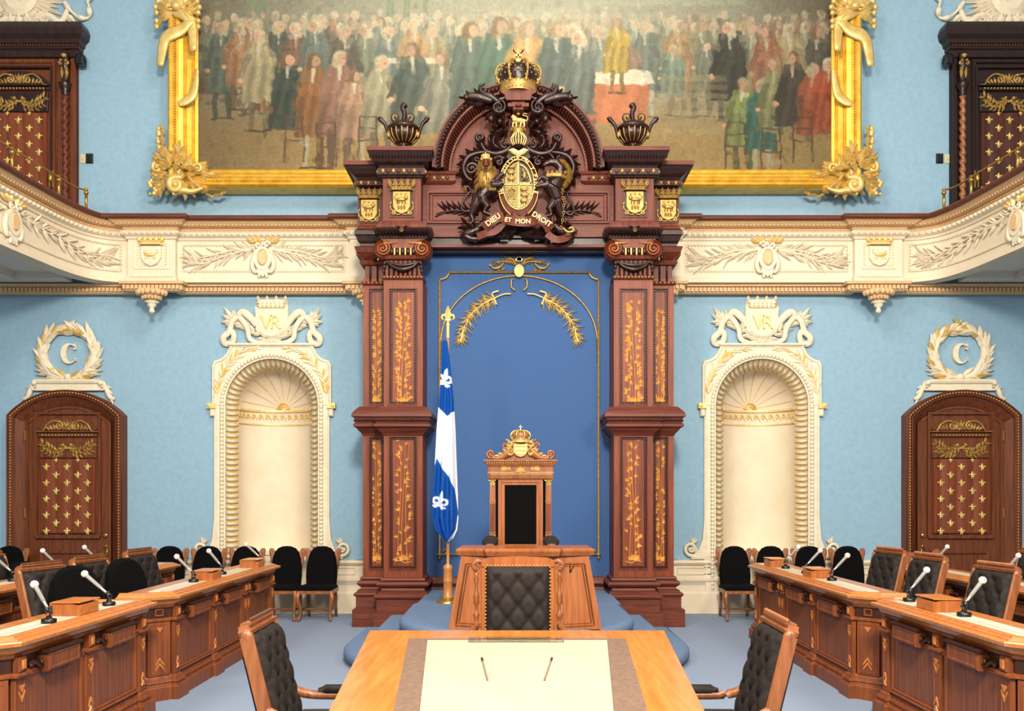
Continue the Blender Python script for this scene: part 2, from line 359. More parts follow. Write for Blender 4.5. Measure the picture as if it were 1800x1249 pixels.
# ---- niches
def ray_out(th, outline):
    d = Vector((cos(th), sin(th))); best = None
    for i in range(len(outline)-1):
        p = Vector(outline[i]); e = Vector(outline[i+1])-p; den = d.x*e.y-d.y*e.x
        if abs(den) < 1e-9: continue
        t = (p.x*e.y-p.y*e.x)/den; u = (p.x*d.y-p.y*d.x)/den
        if t > 0 and -1e-6 <= u <= 1+1e-6: best = t if best is None else min(best, t)
    return (d.x*(best or 90), d.y*(best or 90))
def niche(c, side):
    k = YW/FPX; lx = (c-VX)*k
    r = thing('niche_surround', 'tall arched ivory plaster niche with ribbed rim, '+('left of the carved throne canopy' if side == 'left' else 'right of the carved throne canopy'), 'niche', (lx, YW, 0))
    T = F(YW, c, NS); legs = 320; sill = NSILL-NS
    b = MB(T); bk = 65.5     # shell
    n = 24; vs = []; fs = []; rows = [-(972-NS), -30, -28, -4, 0]
    for z in rows:
        for i in range(n+1): a = PI*i/n; vs.append((bk*cos(a), 16+58*sin(a), z))
    for q in range(1, 9):
        p = PI/2*q/8
        for i in range(n+1): a = PI*i/n; vs.append((bk*cos(a)*cos(p), 16+58*sin(a)*cos(p), bk*sin(p)))
    for j in range(len(rows)+7):
        for i in range(n): fs.append((j*(n+1)+i, j*(n+1)+i+1, (j+1)*(n+1)+i+1, (j+1)*(n+1)+i))
    b.add(vs, fs, 0, True)
    b.prism([(bk*cos(PI*i/n), 16+58*sin(PI*i/n)) for i in range(n+1)], -264, -260, 0, ax='z')
    b.box(-68, 68, 15, 18, -sill, -260, 0); b.box(-66, 66, 12, 17, -264, -259, 0)
    b.build('niche_shell', 'cream', r)
    b = MB(T)     # band of waves, shell ribs, hub
    for z0, z1, pr in ((-30, -27.5, 2), (-6, -2, 3.5)):
        pth = [((bk)*cos(PI*i/n), 16+58*sin(PI*i/n)) for i in range(n+1)]
        b.sweep(pth[::-1], [(0, z0), (pr, z0), (pr, z1), (0, z1)], 1)
    for i in range(15):
        a = PI*(i+.5)/15; R = bk-1.5; x, y = R*cos(a), 16+(58-1.5)*sin(a); tx, ty = -sin(a), cos(a)
        if y < 20: continue
        pts = [(x+tx*u, y+ty*u, z) for u, z in ((-5, -22), (-2, -16), (2, -11), (5, -13), (4.5, -17.5), (2, -18), (2, -15))]
        b.tube(cat(pts, 3), [.6, 1.4, 1.1, .8], 4, 1)
    for i in range(9):
        th = PI*(i+.5)/9; R = bk-.7
        pts = [(R*sin(t)*cos(th), 16+(58-.7)*cos(t), R*sin(t)*sin(th)) for t in [.14+i2*.16 for i2 in range(9)]]
        b.tube(pts, [.25, .5, .95, .3], 4, 1)
        b.tube([(10*cos(th)*.35, 16+57, 10*sin(th)*.35), (9.5*cos(th), 16+55.5, 9.5*sin(th))], [.8, 2], 4, 1)
    b.tube([(11*cos(PI*i/12), 16+54, 11*sin(PI*i/12)) for i in range(13)], 1.1, 5, 1)
    b.build('shell_ribs', ['cream', 'palegold'], r)
    b = MB(T); b2 = MB(T)     # splayed jamb with ribs
    path = [(-1, -z) for z in range(sill, 0, -1)]; S_ = []
    for i in range(33): S_.append((('L'), sill-(i+.5)*sill/33))
    o = [(-81, -sill)]+[(-81*cos(PI*i/32), 81*sin(PI*i/32)) for i in range(33)]+[(81, -sill)]
    q = [(-65, -sill)]+[(-65*cos(PI*i/32), 65*sin(PI*i/32)) for i in range(33)]+[(65, -sill)]
    b.ringstrip(q, o, 0, 18, 0, yo=16)
    for i in range(33):
        z = -sill+(i+.5)*sill/33
        for d in (-1, 1): b2.tube([(d*81.5, -1, z), (d*75, 3, z), (d*65.5, 14, z)], [2.9, 3.4, 2.9], 6, 0)
    for i in range(25):
        a = PI*(i+.5)/25; b2.tube([(81.5*cos(a), -1, 81.5*sin(a)), (75*cos(a), 3, 75*sin(a)), (65.5*cos(a), 14, 65.5*sin(a))], [3.2, 3.5, 2.7], 6, 0)
    b.build('splayed_jamb', 'palegold', r); b2.build('ribbed_moulding', 'white', r)
    # surround face
    b = MB(T); hi = 106
    out = [(102, -2000), (104, 0), (104, 77)]+[(104-30*sin(PI/2*i/8)+0, 107-30*cos(PI/2*i/8)) for i in range(1, 9)]
    out = [(104, -400), (104, 77)]+[(104-30*sin(PI/2*i/8), 106-29*cos(PI/2*i/8)) for i in range(9)]
    out = out+[(-x, z) for x, z in reversed(out)]
    n = 48; inn = [(81*cos(PI*i/n), 81*sin(PI*i/n)) for i in range(n+1)]; ou = [ray_out(PI*i/n, out) for i in range(n+1)]
    b.ringstrip(ou, inn, -6, 1, 0)
    for d in (-1, 1): b.box(min(d*81, d*101), max(d*81, d*101), -5, 1, -312, 0, 0); b.box(min(d*80.5, d*99), max(d*80.5, d*99), -7, 0, -365, -310, 0)
    b.box(-76, 76, -9, 1, 104, 108, 0, b=1)
    b.build('arched_face', 'white', r)
    b = MB(T); rim = [(p[0]*.965, p[1]*.965) for p in ou]; b.tube([(x, -6.5, z) for x, z in rim], 1.0, 4, 0, caps=False)
    for d in (-1, 1): b.box(min(d*96.5, d*98.5), max(d*96.5, d*98.5), -6.5, -5, -310, 0, 0)
    # rope moulding
    L = [(-87, z) for z in range(-sill, 0, 7)]+[(-87*cos(PI*i/40), 87*sin(PI*i/40)) for i in range(41)]+[(87, -z) for z in range(3, sill, 7)]
    for i, (x, z) in enumerate(L):
        a = 0 if abs(z) > 0 and z < 0 else 0
        b.ball((x, -6.5, z), (3.6, 3.2, 4.2), 0, 6, 4)
    b.build('rope_moulding', 'white', r)
    for d in (-1, 1):     # olive sprigs in the spandrels
        b = MB(T)
        pts = [(d*96, 20), (d*90, 48), (d*74, 72), (d*62, 84)]; b.crv(pts, [1, 1.6, .8], 1, -6.5)
        wreathleaves(b, pts, 9, 17, 5, 1.8, 0, -6, .6, m2=1)
        wreathleaves(b, [(d*66, 86), (d*48, 94), (d*26, 99)], 6, 13, 3.6, 1.6, 0, -6, .35, m2=1)
        b.crv([(d*66, 86), (d*48, 94), (d*26, 99)], [1.2, .6], 1, -6.5)
        b.build('olive_sprig', ['white', 'palegold'], r)
    for d in (-1, 1):     # imposts and scrolled feet
        b = MB(T); b.box(min(d*98, d*112), max(d*98, d*112), -10, 1, -6, 3, 1); b.ball((d*108, -6, -2), (5, 6, 5), 1); b.box(min(d*99, d*108), max(d*99, d*108), -8, 1, -20, -6, 0, b=2); b.build('impost', ['white', 'palegold'], r); b = MB(T)
        b.prism([(d*98, -200), (d*101, -200), (d*104, -235), (d*112, -256), (d*124, -264), (d*124, -270), (d*98, -270)], -5.6, 1, 0)
        b.scroll(d*124, -252, 12, 1.4, -PI/2, d, 3.6, 0, -4, lead=[(d*104, -268), (d*114, -267)]); b.leaf(d*112, -262, PI/2-d*.5, 24, 9, 4, 0, -3)
        for a in (.2, .7, 1.2): b.leaf(d*122, -244, PI/2-d*(a-1.1), 14, 5, 3, 0, -4)
        b.build('scrolled_foot', ['white', 'palegold'], r)
    # crest above
    T2 = F(YW, c, 606)
    cr = thing('wall_crest', 'ivory plaster crest with crowned VR shield and ribbons above the '+side+' niche', 'plaster ornament', (lx, YW-.05, EYE+(VY-606)*k))
    b = MB(T2); sh = [(-29, 62), (29, 62), (30, 40), (27, 22), (14, 12), (0, 10), (-14, 12), (-27, 22), (-30, 40)]
    b.prism(sh, -8, 1, 0, b=3); b.prism([(x*.8, 10+(z-10)*.84+3) for x, z in sh], -9.5, -7, 0, b=1); b.box(-29, 29, -6, 1, 55, 66, 0)
    b.build('shield', 'white', cr)
    b = MB(T2)
    b.sweep([(-26, 0), (-20, -7), (20, -7), (26, 0)], [(0, 64), (2, 64), (1, 70), (3, 78), (0, 79)], 0)
    for i in range(-3, 4): b.ball((i*7.5, -9, 67), 2.2, 1, 6, 4); b.ball((i*7.5, -8, 73), 2.4, 0, 6, 4)
    for x in (-24, -8, 8, 24): b.leaf(x, 76, PI/2, 10, 7, 3, 0, -6)
    b.build('crown', ['white', 'palegold'], cr)
    for ch, x in (('V', -8), ('R', 8)):
        text_mesh(ch, 34, 1.2, F(YW, c+x, 606-37) @ Matrix.Translation((0, -11, 0)), 'monogram', 'palegold', cr)
    b = MB(T2)
    for d in (-1, 1):     # festoons: branch rising outwards, ribbon loops
        wreathleaves(b, [(d*4, 8), (d*30, 22), (d*48, 34), (d*60, 42)], 9, 20, 7, 4, 0, -3, .5)
        b.crv([(d*6, 6, 0), (d*22, -1+3, -3), (d*38, 10, -3), (d*42, 28, -4), (d*56, 47, -4), (d*68, 40, -4), (d*74, 22, -3), (d*84, 12, -3), (d*82, 2, 0), (d*70, 3, 0), (d*66, 16, -2), (d*72, 26, -3)], [4, 5, 6, 5], 0, -4, 8, fy=.45)
        b.crv([(d*26, 34, -2), (d*38, 48, -5), (d*50, 56, -6), (d*58, 50, -5)], [6, 7, 5], 0, -3, 8, fy=.45)
        for a, l in ((.5, 26), (.95, 32), (-.05, 24), (-.45, 18), (1.4, 20)):
            b.leaf(d*66, 40, (a if d > 0 else PI-a), l, 9, 5, 0, -4)
        for i in range(7): a = -.9+i*.3; b.leaf(d*2, 12, -PI/2+d*a, 14+3*abs(a), 5, 3, 0, -5)
    b.build('ribbon_festoon', 'white', cr)
for c, s_ in NICHE: niche(c, s_)
# ---- balconies
def balcony(mir):
    side = 'left' if mir == 1 else 'right'
    def MX(p): return p if mir == 1 else Vector((-.04-p[0], p[1], p[2]))
    T = Matrix.Identity(4) if mir == 1 else Matrix.Translation((-.04, 0, 0)) @ Matrix.Diagonal((-1, 1, 1, 1))
    curve = cat([(-6.40, 5.5), (-6.28, 8), (-6.2, 10.0), (-6.14, 10.8), (-6.07, 11.4), (-5.93, 11.82), (-5.7, 12.01), (-5.47, 12.05)], 5)
    curve = [(p[0], p[1]) for p in curve]
    path = [(-6.4, 3.0)]+curve+[(-5.45, 12.05), (-5.45, 11.97), (-4.785, 11.97), (-4.785, 12.05), (-2.337, 12.05), (-2.337, 11.97), (-1.62, 11.97)]
    r = thing('balcony', f'cream carved gallery balcony with wooden handrail, {side} of the throne canopy', 'balcony', tuple(MX(Vector((-3.5, 12.1, 4.7)))))
    b = MB(T)
    b.sweep(path, [(-.2, 4.70), (.02, 4.70), (.02, 4.755), (0, 4.765), (0, 5.285), (.02, 5.29), (.03, 5.32), (.05, 5.33), (.07, 5.345), (.07, 5.39), (.05, 5.405), (.04, 5.41), (-.2, 5.41)], 0)
    b.build('fascia', 'cream', r)
    b = MB(T); b.sweep(path, [(-.15, 5.41), (.04, 5.41), (.04, 5.448), (.09, 5.452), (.13, 5.47), (.17, 5.50), (.20, 5.515), (-.15, 5.515)], 0)
    wp = offset(path, .125, .055); 
    for i, (x, y, nx, ny) in enumerate(wp):
        if y > 9: b.ball((x, y, 5.475), (.02, .02, .022), 0, 6, 4)
    for (x, y, nx, ny) in offset(path, .05, .035):
        if y > 9: b.ball((x, y, 5.43), (.012, .012, .014), 1, 5, 3)
    b.build('carved_cove', ['tan', 'tan'], r)
    b = MB(T); b.sweep(path, [(-.2, 5.512), (.23, 5.512), (.255, 5.525), (.26, 5.55), (.24, 5.575), (-.2, 5.575)], 0); b.build('handrail', 'rosewoodh', r)
    b = MB(T)
    for (x, y, nx, ny) in offset(path, .068, .082):
        if y > 9: b.ball((x, y, 5.366), (.03, .03, .026), 0, 6, 4)
    b.build('egg_course', 'white', r)
    b = MB(T)     # lower dentilled cornice on the wall, breaking forward under the piers
    lp = [(-9.9, 12.18), (-5.5, 12.18), (-5.5, 12.02), (-4.74, 12.02), (-4.74, 12.18), (-2.37, 12.18), (-2.37, 12.02), (-1.62, 12.02)]
    b.sweep(lp, [(-.1, 4.575), (0, 4.575), (.02, 4.59), (.02, 4.655), (.07, 4.665), (.08, 4.70), (-.1, 4.70)], 0)
    for (x, y, nx, ny) in offset(lp, .02, .058):
        b.box(x-.017-abs(ny)*.004, x+.017, y-.035 if abs(ny) > .5 else y-.017, y+.03, 4.598, 4.652, 0)
    b.build('dentil_cornice', 'tan', r)
    # panels: warp along the path
    cum = [0]; fl = offset(path, 0, .05)
    pts = [Vector((a[0], a[1])) for a in fl]
    for i in range(1, len(pts)): cum.append(cum[-1]+(pts[i]-pts[i-1]).length)
    def upos(X=None, Y=None):
        best = min(range(len(pts)), key=lambda i: (pts[i]-Vector((X, Y))).length); return cum[best]
    def warp(q):
        u = q.x; x = np.interp(u, cum, [p.x for p in pts]); y = np.interp(u, cum, [p.y for p in pts]); e = .06
        x1 = np.interp(u+e, cum, [p.x for p in pts]); y1 = np.interp(u+e, cum, [p.y for p in pts]); x0 = np.interp(u-e, cum, [p.x for p in pts]); y0 = np.interp(u-e, cum, [p.y for p in pts])
        d = Vector((x1-x0, y1-y0)).normalized(); o = -q.y; return MX(Vector((x+d.y*o, y-d.x*o, q.z)))
    k = .008033
    def WB(): w = MB(); w.warp = warp; return w
    uS = upos(-2.45, 12.05); uE = upos(-4.72, 12.05); uM = (uS+uE)/2
    for (ua, ub, um) in ((uE, uS, uM), (upos(-6.25, 8.4), upos(-5.6, 12.03), upos(-6.17, 10.4))):
        w = WB(); n = 30
        for z in (4.875, 5.215):
            for i in range(round((ub-ua)/.045)): w.ball((ua+(i+.5)*.045, -.012, z), .011, 0, 5, 3)
        for u in (ua, ub):
            for i in range(8): w.ball((u, -.012, 4.89+i*.044), .011, 0, 5, 3)
        for z in (4.858, 5.232):
            for i in range(n): a_ = ua+(ub-ua)*i/n; c_ = ua+(ub-ua)*(i+1)/n; w.box(a_, c_, -.016, 0, z-.007, z+.007, 0)
        for u in (ua-.02, ub+.02): w.box(u-.007, u+.007, -.016, 0, 4.85, 5.24, 0)
        w.build('panel_border', 'cream', r)
        w = WB()
        for d in (-1, 1):
            h = (ub-um-.06) if d > 0 else (um-ua-.06)
            for z0, z1, z2 in ((5.16, 5.11, 4.97), (5.16, 5.16, 5.06)):
                pp = [(um+d*.14, z0), (um+d*h*.45, z1-.02), (um+d*h*.8, z2-.01), (um+d*h*.95, z2+.02)]
                w.crv(pp, [.022, .012, .006], 0, -.02, 5); wreathleaves(w, pp, 13, .2, .036, .028, 0, -.005, .5, jit=.3, m2=1)
        w.build('laurel_garland', ['cream', 'white'], r)
        w = WB()
        w.prism([(um+.075*cos(t)*1, 5.04+.115*sin(t)) for t in [2*PI*i/20 for i in range(20)]], -.075, -.03, 1, b=.02)
        w.ringstrip([(um+.125*cos(2*PI*i/20), 5.03+.165*sin(2*PI*i/20)) for i in range(20)], [(um+.075*cos(2*PI*i/20), 5.04+.12*sin(2*PI*i/20)) for i in range(20)], -.06, 0, 0, closed=True)
        for d in (-1, 1):
            w.crv([(um+d*.12, 5.1), (um+d*.15, 4.95), (um+d*.12, 4.85), (um+d*.06, 4.84), (um+d*.05, 4.76)], [.03, .035, .025, .02], 0, -.03)
            w.scroll(um+d*.06, 5.22, .05, 1.2, 0, d, .02, 0, -.05)
            for i in range(3): w.leaf(um+d*(.04+.045*i), 5.25, PI/2-d*(.3+.35*i), .13, .06, .04, 2, -.03)
        w.prism([(um-.09, 4.9), (um+.09, 4.9), (um+.06, 4.78), (um+.03, 4.80), (um, 4.76), (um-.03, 4.8), (um-.06, 4.78)], -.05, 0, 0, b=.015)
        w.build('cartouche', ['white', 'tan', 'palegold'], r)
    # armorial piers
    for xc in (-5.117,):
        w = MB(T); y = 11.97
        w.frame(xc-.245, xc+.245, 4.87, 5.26, .03, y-.012, y, 0, .01); w.rectbeads(xc-.2, xc+.2, 4.92, 5.21, .04, .01, 0, y-.006)
        w.box(xc-.3, xc+.3, y-.03, y, 4.755, 4.79, 0)
        w.prism([(xc-.14, 5.19), (xc+.14, 5.19), (xc+.14, 5.02), (xc+.09, 4.94), (xc, 4.90), (xc-.09, 4.94), (xc-.14, 5.02)], y-.04, y, 0, b=.012)
        w.build('pier_panel', 'white', r)
        w = MB(T)
        w.sweep([(xc-.17, y), (xc-.12, y-.06), (xc+.12, y-.06), (xc+.17, y)], [(0, 5.2), (.01, 5.2), (.005, 5.23), (.02, 5.26), (0, 5.265)], 0)
        for i in range(-2, 3): w.leaf(xc+i*.075, 5.24, PI/2-i*.1, .085, .055, .02, 0, y-.055)
        w.ball((xc-.01, y-.045, 5.06), (.08, .02, .026), 0, 10, 5); w.ball((xc-.07, y-.05, 5.09), (.025, .02, .03), 0)
        for sx in (-.07, -.03, .03, .06): w.box(xc+sx-.008, xc+sx+.008, y-.05, y-.035, 5.0, 5.05, 0)
        w.crv([(xc+.06, 5.07), (xc+.1, 5.1), (xc+.09, 5.14)], .008, 0, y-.045)
        w.build('gilt_shield', 'palegold', r)
    # soffit behind the fascia
    w = MB(T); poly = [(-9.9, 12.2), (-9.9, 3.0)]+[(p[0]-.1, p[1]) for p in [(-6.4, 3.0)]+curve]+[(-5.2, 12.2)]
    w.prism(poly, 4.80, 4.95, 0, ax='z')
    for x in (-7.1,): w.box(x-.12, x+.12, 3, 11.9, 4.70, 4.80, 0)
    w.box(-9.9, -6.3, 11.86, 12.1, 4.72, 4.80, 0)
    w.build('soffit', 'greywh', r)
    w = MB(T); w.box(-9.4, -7.35, 11.2, 11.75, 4.77, 4.80, 0); w.build('light_panel', 'lamp', r)
    # pendants
    for xc, yy, s_, lab in ((-5.12, 11.98, 1, 'outer'), (-2.12, 11.99, .9, 'inner')):
        q = thing('corbel_pendant', f'small carved foliage pendant hanging under the balcony, {side} side, '+('between door and niche' if lab == 'outer' else 'close beside the dark throne canopy'), 'corbel', tuple(MX(Vector((xc, yy, 4.57)))))
        w = MB(T @ Matrix.Translation((xc, yy, 4.58)) @ Matrix.Scale(s_, 4))
        w.lathe([(.17, 0), (.19, -.03), (.16, -.07), (.11, -.13), (.06, -.17), (.055, -.18)], 20, 0, sy=.75, gad=8, ga=.08)
        for i in range(9):
            a = PI*(i+.0)/8+PI; w.ball((.185*cos(a), .14*sin(a), -.045), (.04, .04, .045), 0, 6, 5); w.ball((.12*cos(a), .1*sin(a), -.11), (.025, .03, .04), 0, 6, 4)
        w.build('foliage_bowl', 'tan', q)
        w = MB(T @ Matrix.Translation((xc, yy, 4.58)) @ Matrix.Scale(s_, 4)); w.lathe([(.1, -.16), (.105, -.175), (.06, -.19), (.065, -.22), (.03, -.25), (.028, -.27), (.04, -.29), (.035, -.315), (0, -.33)], 14, 0, sy=.9); w.build('finial_drop', 'white', q)
    # brass guard rail on the handrail
    g = thing('brass_guard_rail', f'thin brass guard rail on the curved {side} balcony handrail', 'rail', tuple(MX(Vector((-6.0, 11.0, 5.57)))))
    w = MB(T); ps = [(-6.15, 8.6), (-6.06, 10.25), (-5.98, 11.15), (-5.86, 11.62)]
    top = [(p[0], p[1], 5.86) for p in ps[:2]]+[(-6.0, 11.0, 5.86), (-5.95, 11.45, 5.85), (-5.86, 11.62, 5.85)]
    w.tube(cat(top, 5), .012, 7, 0); w.ball((-5.86, 11.62, 5.86), .025, 0); w.build('rail_bar', 'brass', g)
    for x, y in ps:
        w = MB(T @ Matrix.Translation((x, y, 5.575))); w.lathe([(.03, 0), (.032, .015), (.02, .02), (.018, .22), (.03, .225), (.03, .255), (.018, .26), (.02, .3), (0, .31)], 12, 0); w.build('rail_post', 'brass', g)
def offset(path, out, step):
    """points every step metres along a plan path, moved outward by out, with outward normals"""
    P = [Vector(p) for p in path]; Q = []
    for i in range(len(P)):
        a = (P[i]-P[i-1]) if i else P[1]-P[0]; b = (P[i+1]-P[i]) if i < len(P)-1 else P[-1]-P[-2]
        a.normalize(); b.normalize(); q = Vector((a.y, -a.x))+Vector((b.y, -b.x)); q = q/max(q.length_squared, .2)*2; Q.append(P[i]+q*out)
    res = []
    for i in range(len(Q)-1):
        d = Q[i+1]-Q[i]; L = d.length
        if i == 0: acc = step/2
        t = acc
        while t < L: p = Q[i]+d*(t/L); nn = Vector((d.y, -d.x)).normalized(); res.append((p.x, p.y, nn.x, nn.y)); t += step
        acc = t-L
    return res
balcony(1); balcony(-1)
# ================================================================ DOORS
def wave_curtain(b, x0, x1, z0, z1, m=0, folds=3.5, amp=2.2, y=-3):
    n = 36; vs = []; fs = []
    for j in range(2):
        for i in range(n+1):
            t = i/n; vs.append((x0+(x1-x0)*t, y-amp*abs(sin(PI*folds*t))**.7, (z0, z1)[j]))
    for i in range(n): fs.append((i, i+1, n+2+i, n+1+i))
    b.add(vs, fs, m, True); b.box(x0, x1, y+.2, y+3, z0, z1, m)
def door_dress(T, dn, lm, cm, s=1.0):
    """pediment, garland, curtain panel and lilies inside the leaf; local origin = centre of the curtain top, z up"""
    b = MB(T); wave_curtain(b, -48, 48, -127, 2, 0); b.build('leather_curtain', cm, dn)
    b = MB(T)
    for rr in range(9):
        z = -12-rr*14.0; xs_ = (-36, 0, 36) if rr % 2 == 0 else (-19, 19)
        for x in xs_: fleur(b, x, z, 15, 0, -6)
    for x in (-19, 19): fleur(b, x, 0, 9, 0, -6)
    b.build('gilt_lilies', 'palegilt', dn)
    b = MB(T); b.frame(-58, 58, -134, 84, 3.5, -5, 3, 0, 3); b.box(-56, 56, -6, 0, -137, -131, 0, b=1)
    b.box(-50, 50, -4, 1, 4, 38, 0, b=1); b.box(-52, 52, -5, 2, 41, 47, 0, b=1); b.box(-56, 56, -6, 2, 49, 52, 0)
    b.prism(arc(0, 49, 52, .18, PI-.18, 16, 26)[::-1], -4, 2, 0); b.build('carved_panel', lm, dn)
    b = MB(T)
    b.beads((-46, -5.5, 44), (46, -5.5, 44), 16, 1.9, 0, 1)
    for d in (-1, 1):
        b.crv([(d*52, 51), (d*42, 52), (d*36, 62), (d*24, 69), (d*12, 66)], [1.2, 1.6, 1.6], 0, -5); b.scroll(d*15, 60, 8, 1.5, PI/2, d, 2, 0, -5)
        for i in range(7): b.leaf(d*(4+4.6*i), 53, PI/2-d*(.3*i-.9), 11, 4, 2, 0, -4)
        pts = [(d*4, 24), (d*18, 16), (d*32, 22), (d*44, 30)]; wreathleaves(b, pts, 8, 11, 4.5, 2.5, 0, -4, .8)
        b.ball((d*7, -6, 27), 3, 0); b.ball((d*12, -6, 20), 2.4, 0); b.ball((d*2, -6, 21), 2.6, 0); b.leaf(0, 20, PI/2-d*.9, 14, 5, 3, 0, -4); b.leaf(d*3, 20, PI/2-d*1.6, 16, 6, 3, 0, -4); wreathleaves(b, [(d*8, 12), (d*26, 10), (d*42, 18)], 6, 10, 4, 2.5, 0, -4, .8)
    for i in range(3): b.leaf(0, 56, PI/2+(i-1)*.5, 15, 5, 3, 0, -5)
    b.build('gilt_carving', 'oldgold', dn)
def lower_door(c, mir, side, num):
    k = YW/FPX; T = F(YW, c, 809, 1, mir)
    dn = thing(f'door_{num}', f'arched walnut door with gilt lilies on the {side} of the lower wall', 'door', ((c-VX)*k, YW, 0), kind='structure')
    sp = 78   # springing above the curtain top; crown rises 45 more
    def outl(w, rise, sp_, n=28):
        R = (w*w+rise*rise)/(2*rise); return [(-w, -266)]+[(-w+2*w*i/n, sp_+math.sqrt(R*R-(-w+2*w*i/n)**2)-(R-rise)) for i in range(n+1)]+[(w, -266)]
    b = MB(T); o = outl(101, 44, 78); m_ = outl(92, 40, 76); q = outl(76, 30, 66)
    b.ringstrip(o, m_, -18, 1, 0); b.ringstrip(m_, q, -3, 3, 0, yo=-18)
    b.build('door_frame', 'door', dn)
    b = MB(T); P = outl(97, 42, 77)
    b.tube([(x, -19, z) for x, z in outl(99.5, 43, 78)], 1.3, 5, 0); b.tube([(x, -17.5, z) for x, z in outl(89, 38, 75)], 1.5, 5, 0)
    b.build('frame_moulding', 'rosewood', dn)
    b = MB(T); pts = [Vector((x, 0, z)) for x, z in outl(94, 41, 76.5, 60)]; acc = 0
    for i in range(len(pts)-1):
        d = pts[i+1]-pts[i]; L = d.length; t = acc
        while t < L: p = pts[i]+d*(t/L); b.ball((p.x, -19, p.z), (1.7, 1.7, 2.1), 0, 6, 4); t += 5.2
        acc = t-L
    b.build('beading', 'oldgold', dn)
    b = MB(T); lf = outl(75, 29, 66); b.prism(lf, -4, 0, 0)
    b.ringstrip(outl(75, 29, 66), outl(70, 27, 64), -6.5, -2, 0); b.frame(-52, 52, -262, -158, 4, -7, -4, 0, 3); b.build('door_leaf', 'door', dn)
    TT = T; T = T @ Matrix.Translation((0, -4, 0)); door_dress(T, dn, 'door', 'curtain')
    b = MB(T); b.lathe([(0, -3), (3.4, -2), (4, 0), (3, 1)], 12, 0, L=RT(66, -4, -131, 0, 1, PI/2)); b.lathe([(0, -9), (4, -8), (4.6, -5), (2, -4), (2, 0)], 12, 0, L=RT(66, -3, -150, 0, 1, PI/2))
    b.tube([(62.5, -4, -152), (62.5, -5, -166), (65, -6, -168), (69, -5, -166), (69.5, -4, -152)], 1, 5, 0); b.build('door_handle', 'brass', dn)
    b = MB(T)
    for z in (43, -92): b.box(-75.5, -73, -5, 0, z-9, z+9, 0)
    b.build('hinge', 'brass', dn)
    # wreath
    w = thing('wreath_ornament', f'ivory laurel wreath around a letter C above the {side} arched door', 'plaster ornament', ((c-VX)*k, YW, EYE+(VY-688)*k))
    T2 = F(YW, c, 688, 1, mir)
    b = MB(T2); b.sweep([(-54, 0), (-54, -9), (54, -9), (54, 0)], [(0, 1), (0, 12), (3, 14), (4, 20), (1, 21), (-8, 22)], 0)
    b.prism([(-56, 1)]+[(-56+112*i/12, 1+6*sin(PI*i/12)) for i in range(13)]+[(54, 12), (-54, 12)], -8, 0, 0)
    b.beads((-50, -13, 17), (50, -13, 17), 26, 1.3, 0)
    for d in (-1, 1):
        b.scroll(d*58, 8, 8, 1.3, PI/2, -d, 3, 0, -6); b.crv([(d*56, 16), (d*66, 4), (d*72, -10), (d*80, -14)], [4, 5, 3], 0, -4)
        for i in range(4): b.leaf(d*(60+4*i), 10-6*i, -d*.3+(PI if d < 0 else 0)-.3*i*d, 16, 6, 3, 0, -4)
        b.ball((d*58, -9, 14), 5, 0)
    b.build('pedestal', 'white', w)
    b = MB(T2); cz = 66
    for d in (-1, 1):
        pts = [(d*3, cz-42), (d*26, cz-36), (d*43, cz-14), (d*44, cz+12), (d*30, cz+34), (d*4, cz+43)]
        b.crv(pts, [6, 9, 9, 6, 3], 0, -3, 6); wreathleaves(b, pts, 18, 27, 10, 6, 0, -4, .38, m2=1, jit=.15)
        for i, (a, l) in enumerate(((.15, 36), (.45, 38), (-.1, 32), (.8, 32), (1.1, 30))): b.leaf(d*26, cz-34, a if d > 0 else PI-a, l, 7, 5, 0, -5)
        b.leaf(d*3, cz-42, PI/2-d*1.9, 26, 9, 5, 0, -6)
    b.ball((0, -7, cz-41), (7, 6, 6), 0); b.build('laurel_wreath', ['white', 'palegilt'], w)
    b = MB(F(YW, c, 688)); o = [(14*cos(a)*(1), 18*sin(a)) for a in [.62+(2*PI-1.24)*i/30 for i in range(31)]]; i_ = [(3.2+9.5*cos(a)*.85, 15.2*sin(a)) for a in [.72+(2*PI-1.44)*i/30 for i in range(31)]]
    b.ringstrip([(x+1, z+cz) for x, z in o], [(x+1, z+cz) for x, z in i_], -7, -1, 0); b.box(9.5, 13, -7, -1, cz+7, cz+17, 0); b.box(10.5, 13, -7, -1, cz-13, cz-8, 0); b.build('letter', 'white', w)
lower_door(123, 1, 'left', 1); lower_door(1685, -1, 'right', 2)
